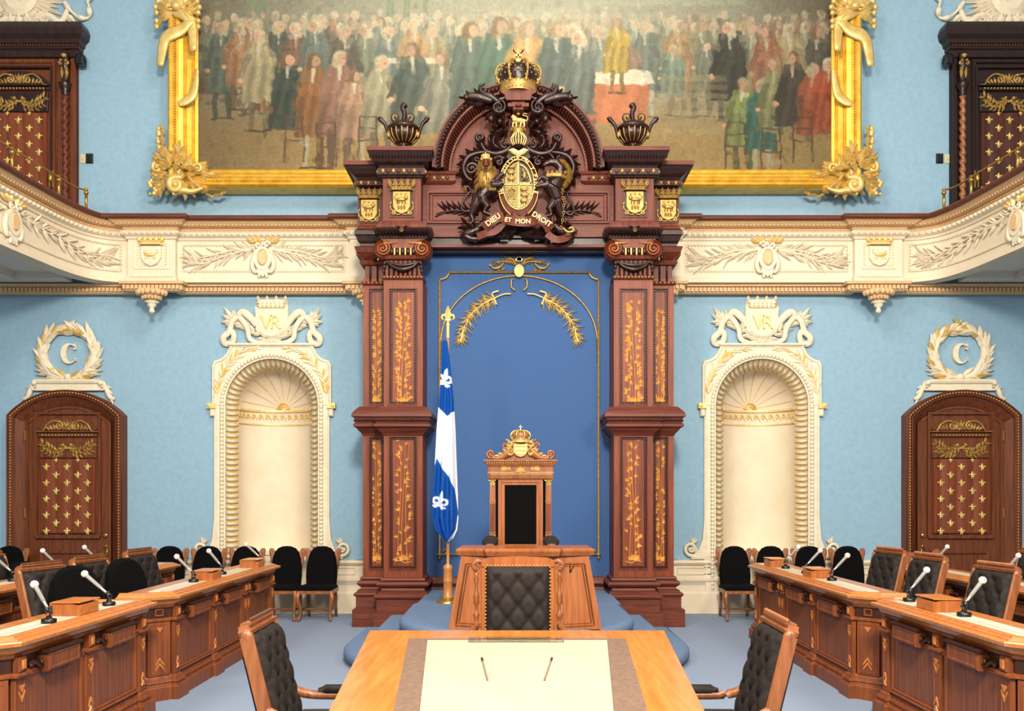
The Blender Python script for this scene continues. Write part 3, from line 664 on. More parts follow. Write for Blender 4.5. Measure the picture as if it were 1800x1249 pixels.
def upper_door(c, mir, side, num, wd, dk, cm):
    k = YW/FPX; T = F(YW, c, 206, 1, mir)
    dn = thing(f'door_{num}', f'upper gallery door with cornice and twisted columns at the far {side}', 'door', ((c-VX)*k, YW, EYE+(VY-372)*k), kind='structure')
    b = MB(T); b.box(-98, 98, -8, 1, -175, 130, 0); b.box(-64, 64, -9, -7, -175, 100, 0)
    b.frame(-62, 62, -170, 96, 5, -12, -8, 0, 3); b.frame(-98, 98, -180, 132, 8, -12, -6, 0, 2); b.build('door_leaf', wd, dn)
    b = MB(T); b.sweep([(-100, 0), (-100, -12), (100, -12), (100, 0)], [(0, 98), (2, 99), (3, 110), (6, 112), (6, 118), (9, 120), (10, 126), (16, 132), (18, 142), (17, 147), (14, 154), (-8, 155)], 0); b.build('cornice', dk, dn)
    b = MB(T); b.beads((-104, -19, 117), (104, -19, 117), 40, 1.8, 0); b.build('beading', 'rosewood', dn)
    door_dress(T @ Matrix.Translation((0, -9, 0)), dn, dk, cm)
    for d in (-1, 1):
        b = MB(T @ Matrix.Translation((d*82, -15, 0)))
        n = 90; vs = []; fs = []
        for j in range(n+1):
            z = -172+j*(172+30)/n
            for i in range(10):
                a = 2*PI*i/10; R = 4.6+1.3*cos(2*(a-z*.22)); vs.append((R*cos(a), R*sin(a), z))
        for j in range(n):
            for i in range(10): q = (i+1) % 10; fs.append((j*10+i, j*10+q, (j+1)*10+q, (j+1)*10+i))
        b.add(vs, fs, 0, True); b.build('twisted_column', 'rosewood' if side == 'left' else 'chairw', dn)
        b = MB(T @ Matrix.Translation((d*82, -15, 0))); b.lathe([(4, 30), (6, 33), (5, 38), (8, 44), (10, 50), (10, 52)], 10, 0, gad=5, ga=.1)
        b.lathe([(5, 52), (6, 58), (4, 70), (7, 80), (8, 88), (5, 94), (7, 100), (7, 104)], 10, 0, gad=4, ga=.12)
        for s_ in (-1, 1): b.scroll(s_*6, 86, 5, 1.2, PI/2, s_, 1.8, 1, -6); b.leaf(s_*4, 60, PI/2, 22, 6, 4, 1, -4)
        b.ball((0, -6, 98), (5, 4, 4), 1); b.build('figure_capital', [dk, 'oldgold'], dn)
    b = MB(T); b.ball((56, -15, -112), (4, 4, 8), 0); b.box(52, 60, -13, -11, -128, -98, 0); b.tube([(8, -14, -128), (50, -14, -128)], 1.2, 5, 0); b.build('door_handle', 'brass', dn)
    # trophy
    w = thing('sunburst_ornament', f'ivory sunburst plaster ornament with oval lily shield, top {side} corner', 'plaster ornament', ((c-VX)*k, YW, EYE+(VY-50)*k))
    T2 = F(YW, c-4*mir, 0, 1, mir); b = MB(T2)
    for i in range(46):
        a = 2*PI*i/46; L = 62+14*(i % 2); b.leaf(24*cos(a), 24*sin(a)+4, a, L-14, 8, 5, 0, -3)
    b.build('sun_rays', 'white', w)
    b = MB(T2); n = 28
    b.ringstrip([(34*cos(2*PI*i/n), 6+38*sin(2*PI*i/n)) for i in range(n)], [(25*cos(2*PI*i/n), 6+29*sin(2*PI*i/n)) for i in range(n)], -14, 0, 0, closed=True, yo=-9)
    b.prism([(25.5*cos(2*PI*i/n), 6+29.5*sin(2*PI*i/n)) for i in range(n)], -9, 0, 1, b=1); fleur(b, 2, 2, 24, 2, -9); b.build('oval_shield', ['white', 'cream', 'palegold'], w)
    b = MB(T2)
    for d in (-1, 1):
        b.crv([(d*30, -34), (d*50, -30), (d*72, -42), (d*86, -18)], [5, 7, 4], 0, -5)
        rib = [(d*78, -6), (d*92, -24), (d*112, -36), (d*124, -26), (d*120, -8), (d*126, 8), (d*112, 14), (d*96, 4)]
        P = cat(rib, 5); b.tube([(p[0], -5+2.5*sin(i*1.1), p[1]) for i, p in enumerate(P)], [4+1.6*sin(i*.9) for i in range(len(P))], 5, 0)
        wreathleaves(b, [(d*6, -30), (d*34, -34), (d*60, -44)], 8, 18, 7, 5, 0, -4, .7)
        b.leaf(d*78, -26, (-.7 if d > 0 else PI+.7), 26, 12, 5, 0, -4)
    for x in (-14, 0, 14): b.ball((x, -6, -38), (8, 5, 7), 0); b.leaf(x, -42, PI/2, 18, 8, 5, 0, -7)
    b.prism([(-60, -50), (60, -50), (40, -36), (-40, -36)], -5, 0, 0, b=2); b.build('ribbon_and_laurel', 'white', w)
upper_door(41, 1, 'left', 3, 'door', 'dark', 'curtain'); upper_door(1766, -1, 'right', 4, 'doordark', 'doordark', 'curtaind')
for side, px, mir in (('left', 148, 1), ('right', 1660, -1)):
    k = YW/FPX; q = thing('ceiling_speaker' if side == 'left' else 'security_camera', f'small black bracket {"loudspeaker" if side == "left" else "camera"} on the wall beside the {side} upper door', 'loudspeaker' if side == 'left' else 'camera', ((px-VX)*k, YW, EYE+(VY-112)*k))
    T = F(YW, px, 112, 1, mir)
    b = MB(T); b.box(-9, -4, -6, 0, -4, 8, 0, b=1); b.tube([(-7, -3, 2), (0, -10, 2)], 2, 6, 0); b.build('bracket', 'blackp', q)
    b = MB(T); b.lathe([(4, -10), (9, -8), (10, 0), (8, 7), (3, 10)], 12, 0, L=RT(1, -14, 0)); b.box(-4, 9, -24, -10, -12, 2, 0, b=2); b.build('housing', 'blackp', q)
for side, px in (('left', (146, 158)), ('right', (1665, 1651))):
    k = YW/FPX; T = F(YW, px[0], 279)
    b = MB(T); b.box(-5, 5, -1.5, 1, -8, 8, 0, b=.6); b.box(-1.2, 1.2, -3, -1, -2.5, 2.5, 0); tag(b.build('switch_plate', 'switch'), f'ivory light switch on the wall beside the {side} upper door', 'switch')
    b = MB(F(YW, px[1], 279)); b.box(-6, 6, -4, 0, -8.5, 8.5, 0, b=1.5); b.ball((0, -4, 5.5), 1, 1); tag(b.build('card_reader', ['blackp', 'curtain']), f'black card reader next to the {side} light switch', 'card reader')
# ================================================================ PAINTING
def paint_crowd(Wd, Hd):
    """a plain generic crowd of coated figures in a hall, as an array of linear colours (rows from the top)"""
    R = np.random.RandomState(11); A = np.zeros((Hd, Wd, 3)); yy, xx = np.mgrid[0:Hd, 0:Wd]; u = xx/Wd; v = yy/Hd
    def C(h): return np.array([int(h[i:i+2], 16)/255 for i in (0, 2, 4)])
    A[:] = C('8a8a76'); A = A*(1-v[..., None]*.0)
    fl = np.clip((v-.66)/.2, 0, 1)[..., None]; A = A*(1-fl)+C('8f7648')*fl
    haze = np.exp(-((u-.55)**2/.07+(v-.50)**2/.05))[..., None]; A = A*(1-.45*haze)+C('c9c6ae')*.45*haze
    dk = np.clip((.20-u)/.2, 0, 1)[..., None]*.45; A = A*(1-dk)+C('5c4a38')*dk
    dk = np.clip((u-.84)/.16, 0, 1)[..., None]*.6*np.clip((.75-v)/.3, 0, 1)[..., None]; A = A*(1-dk)+C('4c3c2e')*dk
    def ell(cx, cy, rx, ry, col, al=1, soft=.25):
        x0, x1, y0, y1 = int(max(cx-rx*1.3, 0)), int(min(cx+rx*1.3+2, Wd)), int(max(cy-ry*1.3, 0)), int(min(cy+ry*1.3+2, Hd))
        if x0 >= x1 or y0 >= y1: return
        d = ((xx[y0:y1, x0:x1]-cx)/rx)**2+((yy[y0:y1, x0:x1]-cy)/ry)**2; m = np.clip((1+soft-d)/soft/2, 0, 1)[..., None]*al
        A[y0:y1, x0:x1] = A[y0:y1, x0:x1]*(1-m)+np.array(col)*m
    def quad(y0, y1, xa0, xb0, xa1, xb1, col, al=1, str_=0):
        Y0, Y1 = int(max(y0, 0)), int(min(y1, Hd))
        for y in range(Y0, Y1):
            t = (y-y0)/(y1-y0); a, b = xa0+(xa1-xa0)*t, xb0+(xb1-xb0)*t; a_, b_ = int(max(a, 0)), int(min(b, Wd))
            if b_ > a_:
                q = np.linspace(-1, 1, b_-a_); sh = (1-.28*q*0-.12*np.abs(q))[:, None]*(1+str_*np.sin(q*9+y*.05))[:, None]
                A[y, a_:b_] = A[y, a_:b_]*(1-al)+np.array(col)*sh*al
    # architecture: pale green posts, gallery rail, tall windows
    for x, w in ((.075, .035), (.30, .012), (.325, .01), (.355, .008)): quad(0, Hd*.62 if w > .02 else Hd*.46, Wd*x, Wd*(x+w), Wd*x, Wd*(x+w), C('7f8c70'), .8)
    quad(0, Hd*.42, Wd*.60, Wd*.86, Wd*.60, Wd*.86, C('b9bda4'), .5)
    for x in (.02, .64, .70, .76): quad(Hd*.06, Hd*.28, Wd*x, Wd*(x+.04), Wd*x, Wd*(x+.04), C('dfe2cf'), .55)
    quad(Hd*.34, Hd*.37, Wd*.86, Wd, Wd*.86, Wd, C('6b5238'), .8)
    quad(Hd*.58, Hd*.60, 0, Wd*.09, 0, Wd*.09, C('7a5a40'), .9)
    quad(Hd*.60, Hd*.72, 0, Wd*.045, 0, Wd*.045, C('5c4433'), .7)
    coats = ['3d4a42', '59604f', '8a5a3c', '4e5e5c', 'a8794a', '6d4b3a', '2f3633', '7d7a5c', '8f4f35', '566b62', 'a39063', '47423a']
    wigs = ['b8a884', 'c9b994', '9a845e', '6f5238', 'cfc4a2', '7d6344']
    def man(cx, yh, h, coat, hz=0., seat=False):
        hz = min(max(hz, 0), .75); hc = C('bdbba2'); mix = lambda c: np.array(c)*(1-hz)+hc*hz
        coat = C(coat)*R.uniform(.85, 1.12); r = h*.055; w = h*.15*R.uniform(.9, 1.15); ln = R.uniform(-.15, .15)*w; bot = yh+h*(.62 if seat else .93)
        ell(cx, yh+h*.24, w*1.02, h*.15, mix(coat)); quad(yh+r*1.1, yh+h*.30, cx-w*.6, cx+w*.6, cx-w, cx+w, mix(coat), .8, .1)
        quad(yh+h*.30, yh+h*.66, cx-w, cx+w, cx-w*1.12+ln, cx+w*1.12+ln, mix(coat*.88), .95, .14)
        if not seat:
            for d in (-1, 1): quad(yh+h*.64, bot, cx+d*w*.42-w*.2, cx+d*w*.42+w*.2, cx+d*w*.45-w*.16, cx+d*w*.45+w*.16, mix(C('a59a7c') if R.rand() < .3 else coat*.55), .9)
            quad(bot-2, bot+1, cx-w*.8, cx+w*.8, cx-w*.8, cx+w*.8, mix(C('2c241c')), .8)
        s = R.choice([-1, 1]); quad(yh+h*.18, yh+h*.42, cx+s*w*.55-w*.2, cx+s*w*.55+w*.22, cx+s*w*1.15-w*.2, cx+s*w*1.15+w*.2, mix(coat*.75), .9); ell(cx+s*w*1.1, yh+h*.43, r*.5, r*.45, mix(C('c99b74')))
        quad(yh+r*.8, yh+h*.19, cx-w*.14, cx+w*.14, cx-w*.05, cx+w*.08, mix(C('d3ccb0')), .8)
        g = C(wigs[R.randint(5)]); ell(cx, yh, r*1.12, r*1.2, mix(g)); ell(cx-r*.7*s, yh+r*.7, r*.5, r*.8, mix(g*.9)); ell(cx+s*r*.35, yh+r*.15, r*.66, r*.9, mix(C('c7977a')*R.uniform(.85, 1.05))); ell(cx+s*r*.5, yh+r*.05, r*.16, r*.12, mix(C('6d4a36')), .7)
    def row(n, v0, hh, x0, x1, hz, jit=.02, seat=0):
        X = np.linspace(x0, x1, n)+R.uniform(-1, 1, n)*(x1-x0)/n*.32
        for x in R.permutation(X): man(x*Wd, (v0+R.uniform(-jit, jit))*Hd, hh*Hd, coats[R.randint(len(coats))], hz+.25*math.exp(-((x-.55)**2)/.06), R.rand() < seat)
    row(46, .46, .22, .02, .98, .42, .012); row(40, .485, .26, .03, .98, .30, .012)
    quad(Hd*.585, Hd*.61, Wd*.10, Wd*.27, Wd*.09, Wd*.27, C('c07a45'), .95); quad(Hd*.61, Hd*.78, Wd*.09, Wd*.16, Wd*.085, Wd*.155, C('a8552c'), .95, .08)
    row(26, .50, .34, .05, .97, .16, .02); 
    quad(Hd*.645, Hd*.69, Wd*.61, Wd*.71, Wd*.60, Wd*.72, C('e3dcc0'), .95); quad(Hd*.69, Hd*.83, Wd*.61, Wd*.71, Wd*.615, Wd*.705, C('c4714a'), .95, .05)
    quad(Hd*.60, Hd*.62, Wd*.28, Wd*.40, Wd*.28, Wd*.40, C('d9cfb0'), .8)
    for x, v0, h, c, hz, st in ((.07, .50, .30, '9a6a4a', .1, 0), (.10, .52, .36, 'b5a67c', .05, 0), (.145, .60, .38, '2f3a33', .02, 1), (.185, .61, .40, '9a6238', .02, 0), (.225, .60, .42, '7f5a4a', .03, 0), (.25, .66, .34, 'a07a60', .08, 0), (.29, .615, .38, '8a8468', .08, 0), (.34, .57, .40, '33403c', .12, 1), (.385, .60, .40, '6a6a5c', .2, 1),
                              (.43, .50, .44, '3f5450', .2, 0), (.475, .49, .46, '2f5a4c', .22, 0), (.52, .50, .46, 'c08a48', .2, 0), (.565, .50, .44, '35484a', .2, 0), (.60, .53, .40, '4b5a58', .2, 0), (.66, .48, .26, 'd0a93c', .15, 0), (.745, .57, .24, '6d8a78', .2, 1), (.80, .56, .22, '6f7a68', .15, 1),
                              (.835, .50, .38, '33332d', .0, 1), (.855, .69, .33, '6d7a45', .0, 0), (.885, .69, .35, '3f6f62', .0, 0), (.905, .62, .36, '7a7a50', .0, 1), (.935, .60, .36, '3d3830', .0, 1), (.965, .64, .34, 'b05a38', .0, 1), (.99, .62, .34, 'a34a30', .0, 1)):
        man(x*Wd, v0*Hd, h*Hd, c, hz, st)
    for x, v0 in ((.155, .80), (.205, .82), (.27, .80), (.845, .82), (.90, .84), (.95, .80)):     # chair backs
        X, Y = x*Wd, v0*Hd; w = Wd*.014
        for d in (-1, 1): quad(Y, Y+Hd*.16, X+d*w-1.5, X+d*w+1.5, X+d*w*1.1-1.5, X+d*w*1.1+1.5, C('4a3628'), .85)
        for j in range(3): quad(Y+j*Hd*.04, Y+j*Hd*.04+3, X-w, X+w, X-w, X+w, C('57402f'), .85)
    for i in range(7): quad(Hd*(.66+.03*i), Hd*(.68+.03*i), Wd*(.735-.0*i), Wd*(.83), Wd*(.735-.006*i), Wd*.83, C('8a7a58') if i % 2 else C('a09068'), .45)
    for i in range(26):   # floor boards
        y = Hd*(.80+.2*(i/26)**1.0); quad(y, y+1, 0, Wd*.42, 0, Wd*.42, C('6d5a40'), .22)
    g = R.rand(Hd//2+1, Wd//2+1); g = np.kron(g, np.ones((2, 2)))[:Hd, :Wd]; A *= (1+.10*(R.rand(Hd, Wd)+g-1))[..., None]
    for _ in range(1500):
        x, y = R.rand()*Wd, R.rand()*Hd; ell(x, y, R.uniform(2, 7), R.uniform(1, 3), A[int(y), int(x)]*R.uniform(.82, 1.18), .45)
    for q_ in range(2200):     # loose brush strokes
        x, y = R.rand()*Wd, R.rand()*Hd; xs_, ys_ = int(min(max(x+R.uniform(-9, 9), 0), Wd-1)), int(min(max(y+R.uniform(-7, 7), 0), Hd-1)); ell(x, y, R.uniform(2, 5), R.uniform(3, 8), A[ys_, xs_]*R.uniform(.85, 1.12), .5)
    nz = [np.kron(R.rand(Hd//9+2, Wd//9+2)-.5, np.ones((9, 9)))[:Hd, :Wd] for _ in range(2)]
    for n_ in nz:
        for _ in range(6): n_[:] = (n_+np.roll(n_, 3, 0)+np.roll(n_, -3, 0)+np.roll(n_, 3, 1)+np.roll(n_, -3, 1))/5
    jx = np.clip(xx+nz[0]*7, 0, Wd-1).astype(int); jy = np.clip(yy+nz[1]*7, 0, Hd-1).astype(int); A = A[jy, jx]
    B = (A*2+np.roll(A, 1, 0)+np.roll(A, -1, 0)+np.roll(A, 1, 1)+np.roll(A, -1, 1))/6; A = B*(1+.16*(R.rand(Hd, Wd)-.5))[..., None]
    A = (A*.86+C('948c70')*.14)*.95; hz2 = np.exp(-((u-.52)**2/.09+(v-.35)**2/.12))[..., None]; A = A*(1-.22*hz2)+C('c4c0a6')*.22*hz2; A = A*(1-.22*np.clip((u-.6)/.4, 0, 1)-.16*np.clip((.3-u)/.3, 0, 1))[..., None]
    A = np.clip(A, 0, 1); return np.where(A < .04045, A/12.92, ((A+.055)/1.055)**2.4)
def colour_grid(name, arr, P, material, parent=None):
    """grid mesh carrying one painted colour per vertex; P(i, j) gives positions as array (H, W, 3)"""
    H, Wd, _ = arr.shape; me = bpy.data.meshes.new(name); V = P.reshape(-1, 3)
    if parent is not None: I = np.array(ROOT[parent.name].inverted()); V = V @ I[:3, :3].T + I[:3, 3]
    idx = np.arange(H*Wd).reshape(H, Wd); q = np.stack([idx[:-1, :-1], idx[1:, :-1], idx[1:, 1:], idx[:-1, 1:]], -1).reshape(-1, 4); n = len(q)
    me.vertices.add(len(V)); me.vertices.foreach_set('co', V.ravel().astype(np.float32)); me.loops.add(n*4); me.loops.foreach_set('vertex_index', q.ravel().astype(np.int32))
    me.polygons.add(n); me.polygons.foreach_set('loop_start', np.arange(0, n*4, 4, dtype=np.int32)); me.polygons.foreach_set('use_smooth', np.ones(n, bool)); me.update(calc_edges=True)
    ca = me.color_attributes.new('paint', 'FLOAT_COLOR', 'POINT'); ca.data.foreach_set('color', np.concatenate([arr, np.ones((H, Wd, 1))], 2).astype(np.float32).ravel())
    me.materials.append(M[material]); o = bpy.data.objects.new(name, me); S.collection.objects.link(o)
    if parent is not None: o.parent = parent; ROOT[o.name] = ROOT[parent.name]
    return o
YP = 12.16; PX0, PX1, PZ0, PZ1 = 343, 1467, -305, 205
pt = thing('framed_painting', 'huge oil painting of a crowd of coated men in a gilded frame', 'painting', (0, YP, 7.3))
A_ = paint_crowd(1000, 450); hh, ww, _ = A_.shape; jj, ii = np.mgrid[0:hh, 0:ww]; k = YP/FPX
Pp = np.stack([(PX0+(PX1-PX0)*ii/(ww-1)-VX)*k, np.full(ii.shape, YP), EYE+(VY+PZ1+(PZ0-PZ1)*jj/(hh-1))*k], -1)
colour_grid('canvas', A_, Pp, 'canvas', pt)
FT = F(YP, 0, 0)
b = MB(FT); b.box(PX0-40, PX1+40, 2, 16, -330, 230, 0); b.build('backing', 'dark', pt)
def rail(nm, a, c):     # frame rails as stepped mouldings running between two points, outward side on the right of travel
    prof = [(-2, 3), (-2, -2), (2, -5), (5, -4), (7, -7), (13, -12), (16, -11), (18, -15), (24, -19), (28, -20), (30, -17), (33, -21), (38, -22), (42, -18), (44, -8), (44, 14)]
    (x0, z0), (x1, z1) = a, c; d = Vector((x1-x0, z1-z0)).normalized(); nx, nz = d.y, -d.x; m = MB(FT); vs = []; fs = []; K = len(prof); sc = .84 if nz < -.5 or nz > .5 else 1.06
    for (px, pz, e) in ((x0, z0, -1), (x1, z1, 1)):
        for o, y in prof: o2 = o*sc; vs.append((px+nx*o2+d.x*e*o2*(1.06/.84 if sc < 1 else .84/1.06), y, pz+nz*o2+d.y*e*o2*(1.06/.84 if sc < 1 else .84/1.06)))
    for i in range(K-1): fs.append((i, i+1, K+i+1, K+i))
    m.add(vs, fs, 0); L = math.hypot(x1-x0, z1-z0)
    for o, y, r_, st in ((30, -19, 1.3, 4.5),):
        for i in range(int(L/st)):
            t = (i+.5)/int(L/st); m.ball((x0+(x1-x0)*t+nx*o*sc, y, z0+(z1-z0)*t+nz*o*sc), r_, 0, 5, 3)
    m.build('frame_rail', 'gold', pt)
rail('b', (PX1, PZ0+5), (PX0, PZ0+5)) if False else None
rail('bottom', (PX0+4, PZ0+5), (PX1-4, PZ0+5)); rail('right', (PX1-4, PZ0+5), (PX1-4, PZ1)); rail('top', (PX1-4, PZ1), (PX0+4, PZ1)); rail('left', (PX0+4, PZ1), (PX0+4, PZ0+5))
def frame_corner(cx, py, mir, flip=1):
    T = F(YP, cx, py, 1, mir); T = T @ Matrix.Diagonal((1, 1, flip, 1)); m = MB(T)
    # big rolled cartouche with leaves, ribbon scroll to the inside
    R_ = random.Random(8)
    m.crv([(-24, 34), (-18, 16), (-4, 2), (4, -16)], [4, 7, 9, 6], 0, -16, 8, fy=.8); m.scroll(-2, -30, 13, 1.6, PI/2, 1, 6.5, 0, -28, lead=[(14, -12), (8, -17)]); m.scroll(-36, 2, 9, 1.4, PI/2, 1, 4, 0, -24); m.scroll(34, 0, 9, 1.3, PI, -1, 3.5, 0, -24, lead=[(6, 16), (22, 10)])
    m.crv([(-8, -44), (8, -38), (24, -40), (44, -34)], [5, 7, 5, 2], 0, -24, 7)
    for i in range(120):     # curling acanthus leaves radiating over the corner
        x = R_.uniform(-42, 40); z = R_.uniform(-38, 34)
        if x > 8 and z > 14: continue
        a = math.atan2(z+4+R_.uniform(-8, 8), x+R_.uniform(-8, 8)); L = R_.uniform(13, 24); m.leaf(x*.9, z*.9, a, L, L*.42, 7, 0, -15-17*max(0, 1-math.hypot(x, z)/44), R_.uniform(-.7, .7))
    for i in range(9): t = i/8; m.leaf(22+38*t, -2-10*t, -.1+R_.uniform(-.6, .6), 18-6*t, 8, 5, 0, -20); m.leaf(12+56*t, -36+6*sin(t*6), -.3+R_.uniform(-.6, .6), 12, 6, 5, 0, -8); m.leaf(-34+3*sin(t*7), 28+44*t, 1.6+R_.uniform(-.7, .7), 13, 6, 5, 0, -8)
    for i in range(22):
        x, z = ((-40-12*R_.random(), -46+34*R_.random()) if i % 2 else (-38+4*R_.random(), 34+44*R_.random())); r = R_.uniform(2.6, 4.6); m.ball((x, -18, z), (r, r*.8, r), 0, 7, 5)
    m.build('corner_ornament', 'palegilt', pt)
for fx, mir in ((322, 1), (1489, -1)):
    frame_corner(fx, 305, mir); frame_corner(fx, -205, mir, -1)
for fx, mir in ((320, 1), (1492, -1)):     # ribbon knots and laurel berries half way up the sides
    T = F(YP, fx, 40, 1, mir); m = MB(T)
    for z0, z1, sx in ((28, -62, 1), (-8, -88, -1)):
        pts = [(-28*sx, z0), (-6*sx, z0-16), (22*sx, z0-36), (29*sx, z1)]; P = cat(pts, 6); m.tube([(x, -22-1.5*sin(i*.8), z) for i, (x, z) in enumerate(P)], [5, 10, 12, 9, 6], 8, 0, fy=.3)
    for d in (-1, 1):
        m.scroll(d*12, 14, 7, 1.1, 0, d, 3, 0, -26)
        for i in range(7): a = -.9+i*.35; m.leaf(d*8, 10, (a if d > 0 else PI-a), 26, 10, 6, 0, -22)
        for x, z, a in ((26, 6, .2), (28, 16, .7), (26, -8, -.3), (24, 26, 1.1), (26, -18, -.7)): m.tube([(d*20, -22, 4), (d*(x+8), -20, z)], [2, 3], 5, 0); m.ball((d*(x+10), -20, z), (5, 4.5, 5), 0, 7, 5)
    m.crv([(-30, 60), (0, 44), (30, 60)], [6, 10, 6], 0, -22, 8, fy=.4); m.crv([(-26, 30), (0, 22), (28, 34)], [5, 9, 5], 0, -24, 8, fy=.4); m.ball((0, -28, 14), (9, 7, 8), 0, 8, 6)
    m.build('ribbon_knot', 'palegilt', pt)
    T = F(YP, fx, 165, 1, mir); m = MB(T)
    m.crv([(34, 34), (31, 6), (26, -12), (14, -22), (2, -27)], [3, 6, 8, 8, 5], 0, -20, 8, fy=.3); m.build('ribbon_wrap', 'palegilt', pt)
# ================================================================ THRONE CANOPY
CX = 911
cn = thing('throne_canopy', 'monumental carved dark wood surround with paired columns and round pediment behind the throne', 'canopy', (0, 11.0, 0))
YF, YS, YC, YB = 10.85, 11.12, 11.08, 11.38
def TF(mir): return F(YF, CX, 0, 1, mir)
def TS(mir): return F(YS, 911.5, 0, 1, mir)
TC = F(YC, CX, 0)
def bamboo(b, xc, top, bot, w, dense=1.0, y=0, seed=1, base=True):
    """gilt bamboo inlaid on a panel, rows given downwards"""
    R = random.Random(seed); H = bot-top
    for s_, ph in ((-.22, 0), (0, 1), (.22, 2)):
        pts = [(xc+w*(s_+.10*sin(ph+4*t)), -(bot-H*.96*t)) for t in [i/6 for i in range(7)]]; b.crv(pts, [.55, .45, .3], 0, y-.1, 4, 4)
    n = int(H/3.6*dense)
    for i in range(n):
        t = (i+R.random()*.8)/n; z = -(bot-H*t); x0 = xc+w*R.choice((-.3, -.18, -.05, .08, .2, .32))*(1-.35*t); d = -1 if x0 < xc else 1; k_ = R.choice((2, 3, 3, 4))
        for j in range(k_): b.leaf(x0, z, PI/2-d*(.35+.42*j)+R.uniform(-.1, .1), R.uniform(6.5, 10.5), 1.7, .6, 0, y)
    if base:
        for j in range(11): b.leaf(xc, -(bot-2), PI*(j+.5)/11, R.uniform(8, 15), 2.2, .7, 0, y)
        b.crv([(xc-w*.42, -bot), (xc-w*.1, -bot-3), (xc+w*.15, -bot+1), (xc+w*.42, -bot-1)], .8, 0, y-.1)
def pilaster(T, x0, x1, front, mir, dep, px0, px1, seed):
    nm = 'column' if front else 'rear_column'
    P = [('column_shaft')]
    b = MB(T)
    b.pb(x0, x1, 488, 720, 2, dep, 0); b.pb(x0, x1, 762, 1018, 2, dep, 0)
    for t, bo in ((507, 711), (767, 1000)):
        b.box(x0, px0, 0, 2.5, -(bo+12), -(t-12), 0); b.box(px1, x1, 0, 2.5, -(bo+12), -(t-12), 0); b.box(px0, px1, 0, 2.5, -t, -(t-12), 0); b.box(px0, px1, 0, 2.5, -(bo+12), -bo, 0); b.box(x0, x1, 0, 2.5, -(t-12), -(t-17), 0); b.box(x0, x1, 0, 2.5, -(bo+17), -(bo+12), 0)
    o = b.build('column_shaft', 'shaft', cn)
    b = MB(T)
    for t, bo in ((507, 711), (767, 1000)):
        b.frame(px0-1, px1+1, -bo-1, -t+1, 2.2, -1.4, 2.4, 0, 1.2); b.frame(px0+2.4, px1-2.4, -bo+2.4, -t-2.4, 3, 1.2, 2.4, 1, .6); b.rectbeads(px0+3.9, px1-3.9, -bo+3.9, -t-3.9, 4.2, 1.4, 0, .9)
    b.build('panel_moulding', ['rosewood', 'dark'], o)
    b = MB(T); bamboo(b, (px0+px1)/2, 530 if front else 545, 709, (px1-px0)*.72, 1.5 if front else 1.1, 2, seed); bamboo(b, (px0+px1)/2, 768, 986, (px1-px0)*.7, .72, 2, seed+5)
    b.build('bamboo_inlay', 'inlay', o)
    # mid band
    b = MB(T); b.U(x0, x1, dep, [(0, 714), (6, 715), (9, 718), (14, 723), (17, 728), (18, 733), (14, 735), (12, 744), (15, 746), (15, 750), (10, 753), (7, 757), (3, 761), (0, 766)], 0)
    b.build('band', 'rosewoodh', cn)
    b = MB(T); n = max(3, int((x1-x0+26)/5.2)); b.beads((x0-13, -13.5, -739.5), (x1+13, -13.5, -739.5), n, 2.5, 0)
    for xx in (x0-13.5, x1+13.5):
        for q in range(3): b.ball((xx, -8+6*q, -739.5), 2.3, 0, 6, 4)
    b.build('carved_band', 'dark', cn)
    # base
    if front: pr = [(0, 1014), (4, 1016), (5, 1019), (3, 1021), (9, 1022), (12, 1026), (9, 1030), (3, 1033), (4, 1037), (9, 1040), (9, 1043), (13, 1044), (16, 1047), (14, 1051), (11, 1052), (11, 1074), (16, 1075), (16, 1106)]
    else: pr = [(0, 1012), (4, 1013), (5, 1016), (3, 1018), (8, 1020), (10, 1024), (7, 1028), (3, 1031), (4, 1034), (9, 1036), (9, 1039), (13, 1040), (15, 1043), (13, 1046), (11, 1047), (11, 1068), (16.5, 1069), (16.5, 1099.5)]
    b = MB(T); b.U(x0, x1, dep, pr, 0); b.build('plinth', 'rosewoodh', cn)
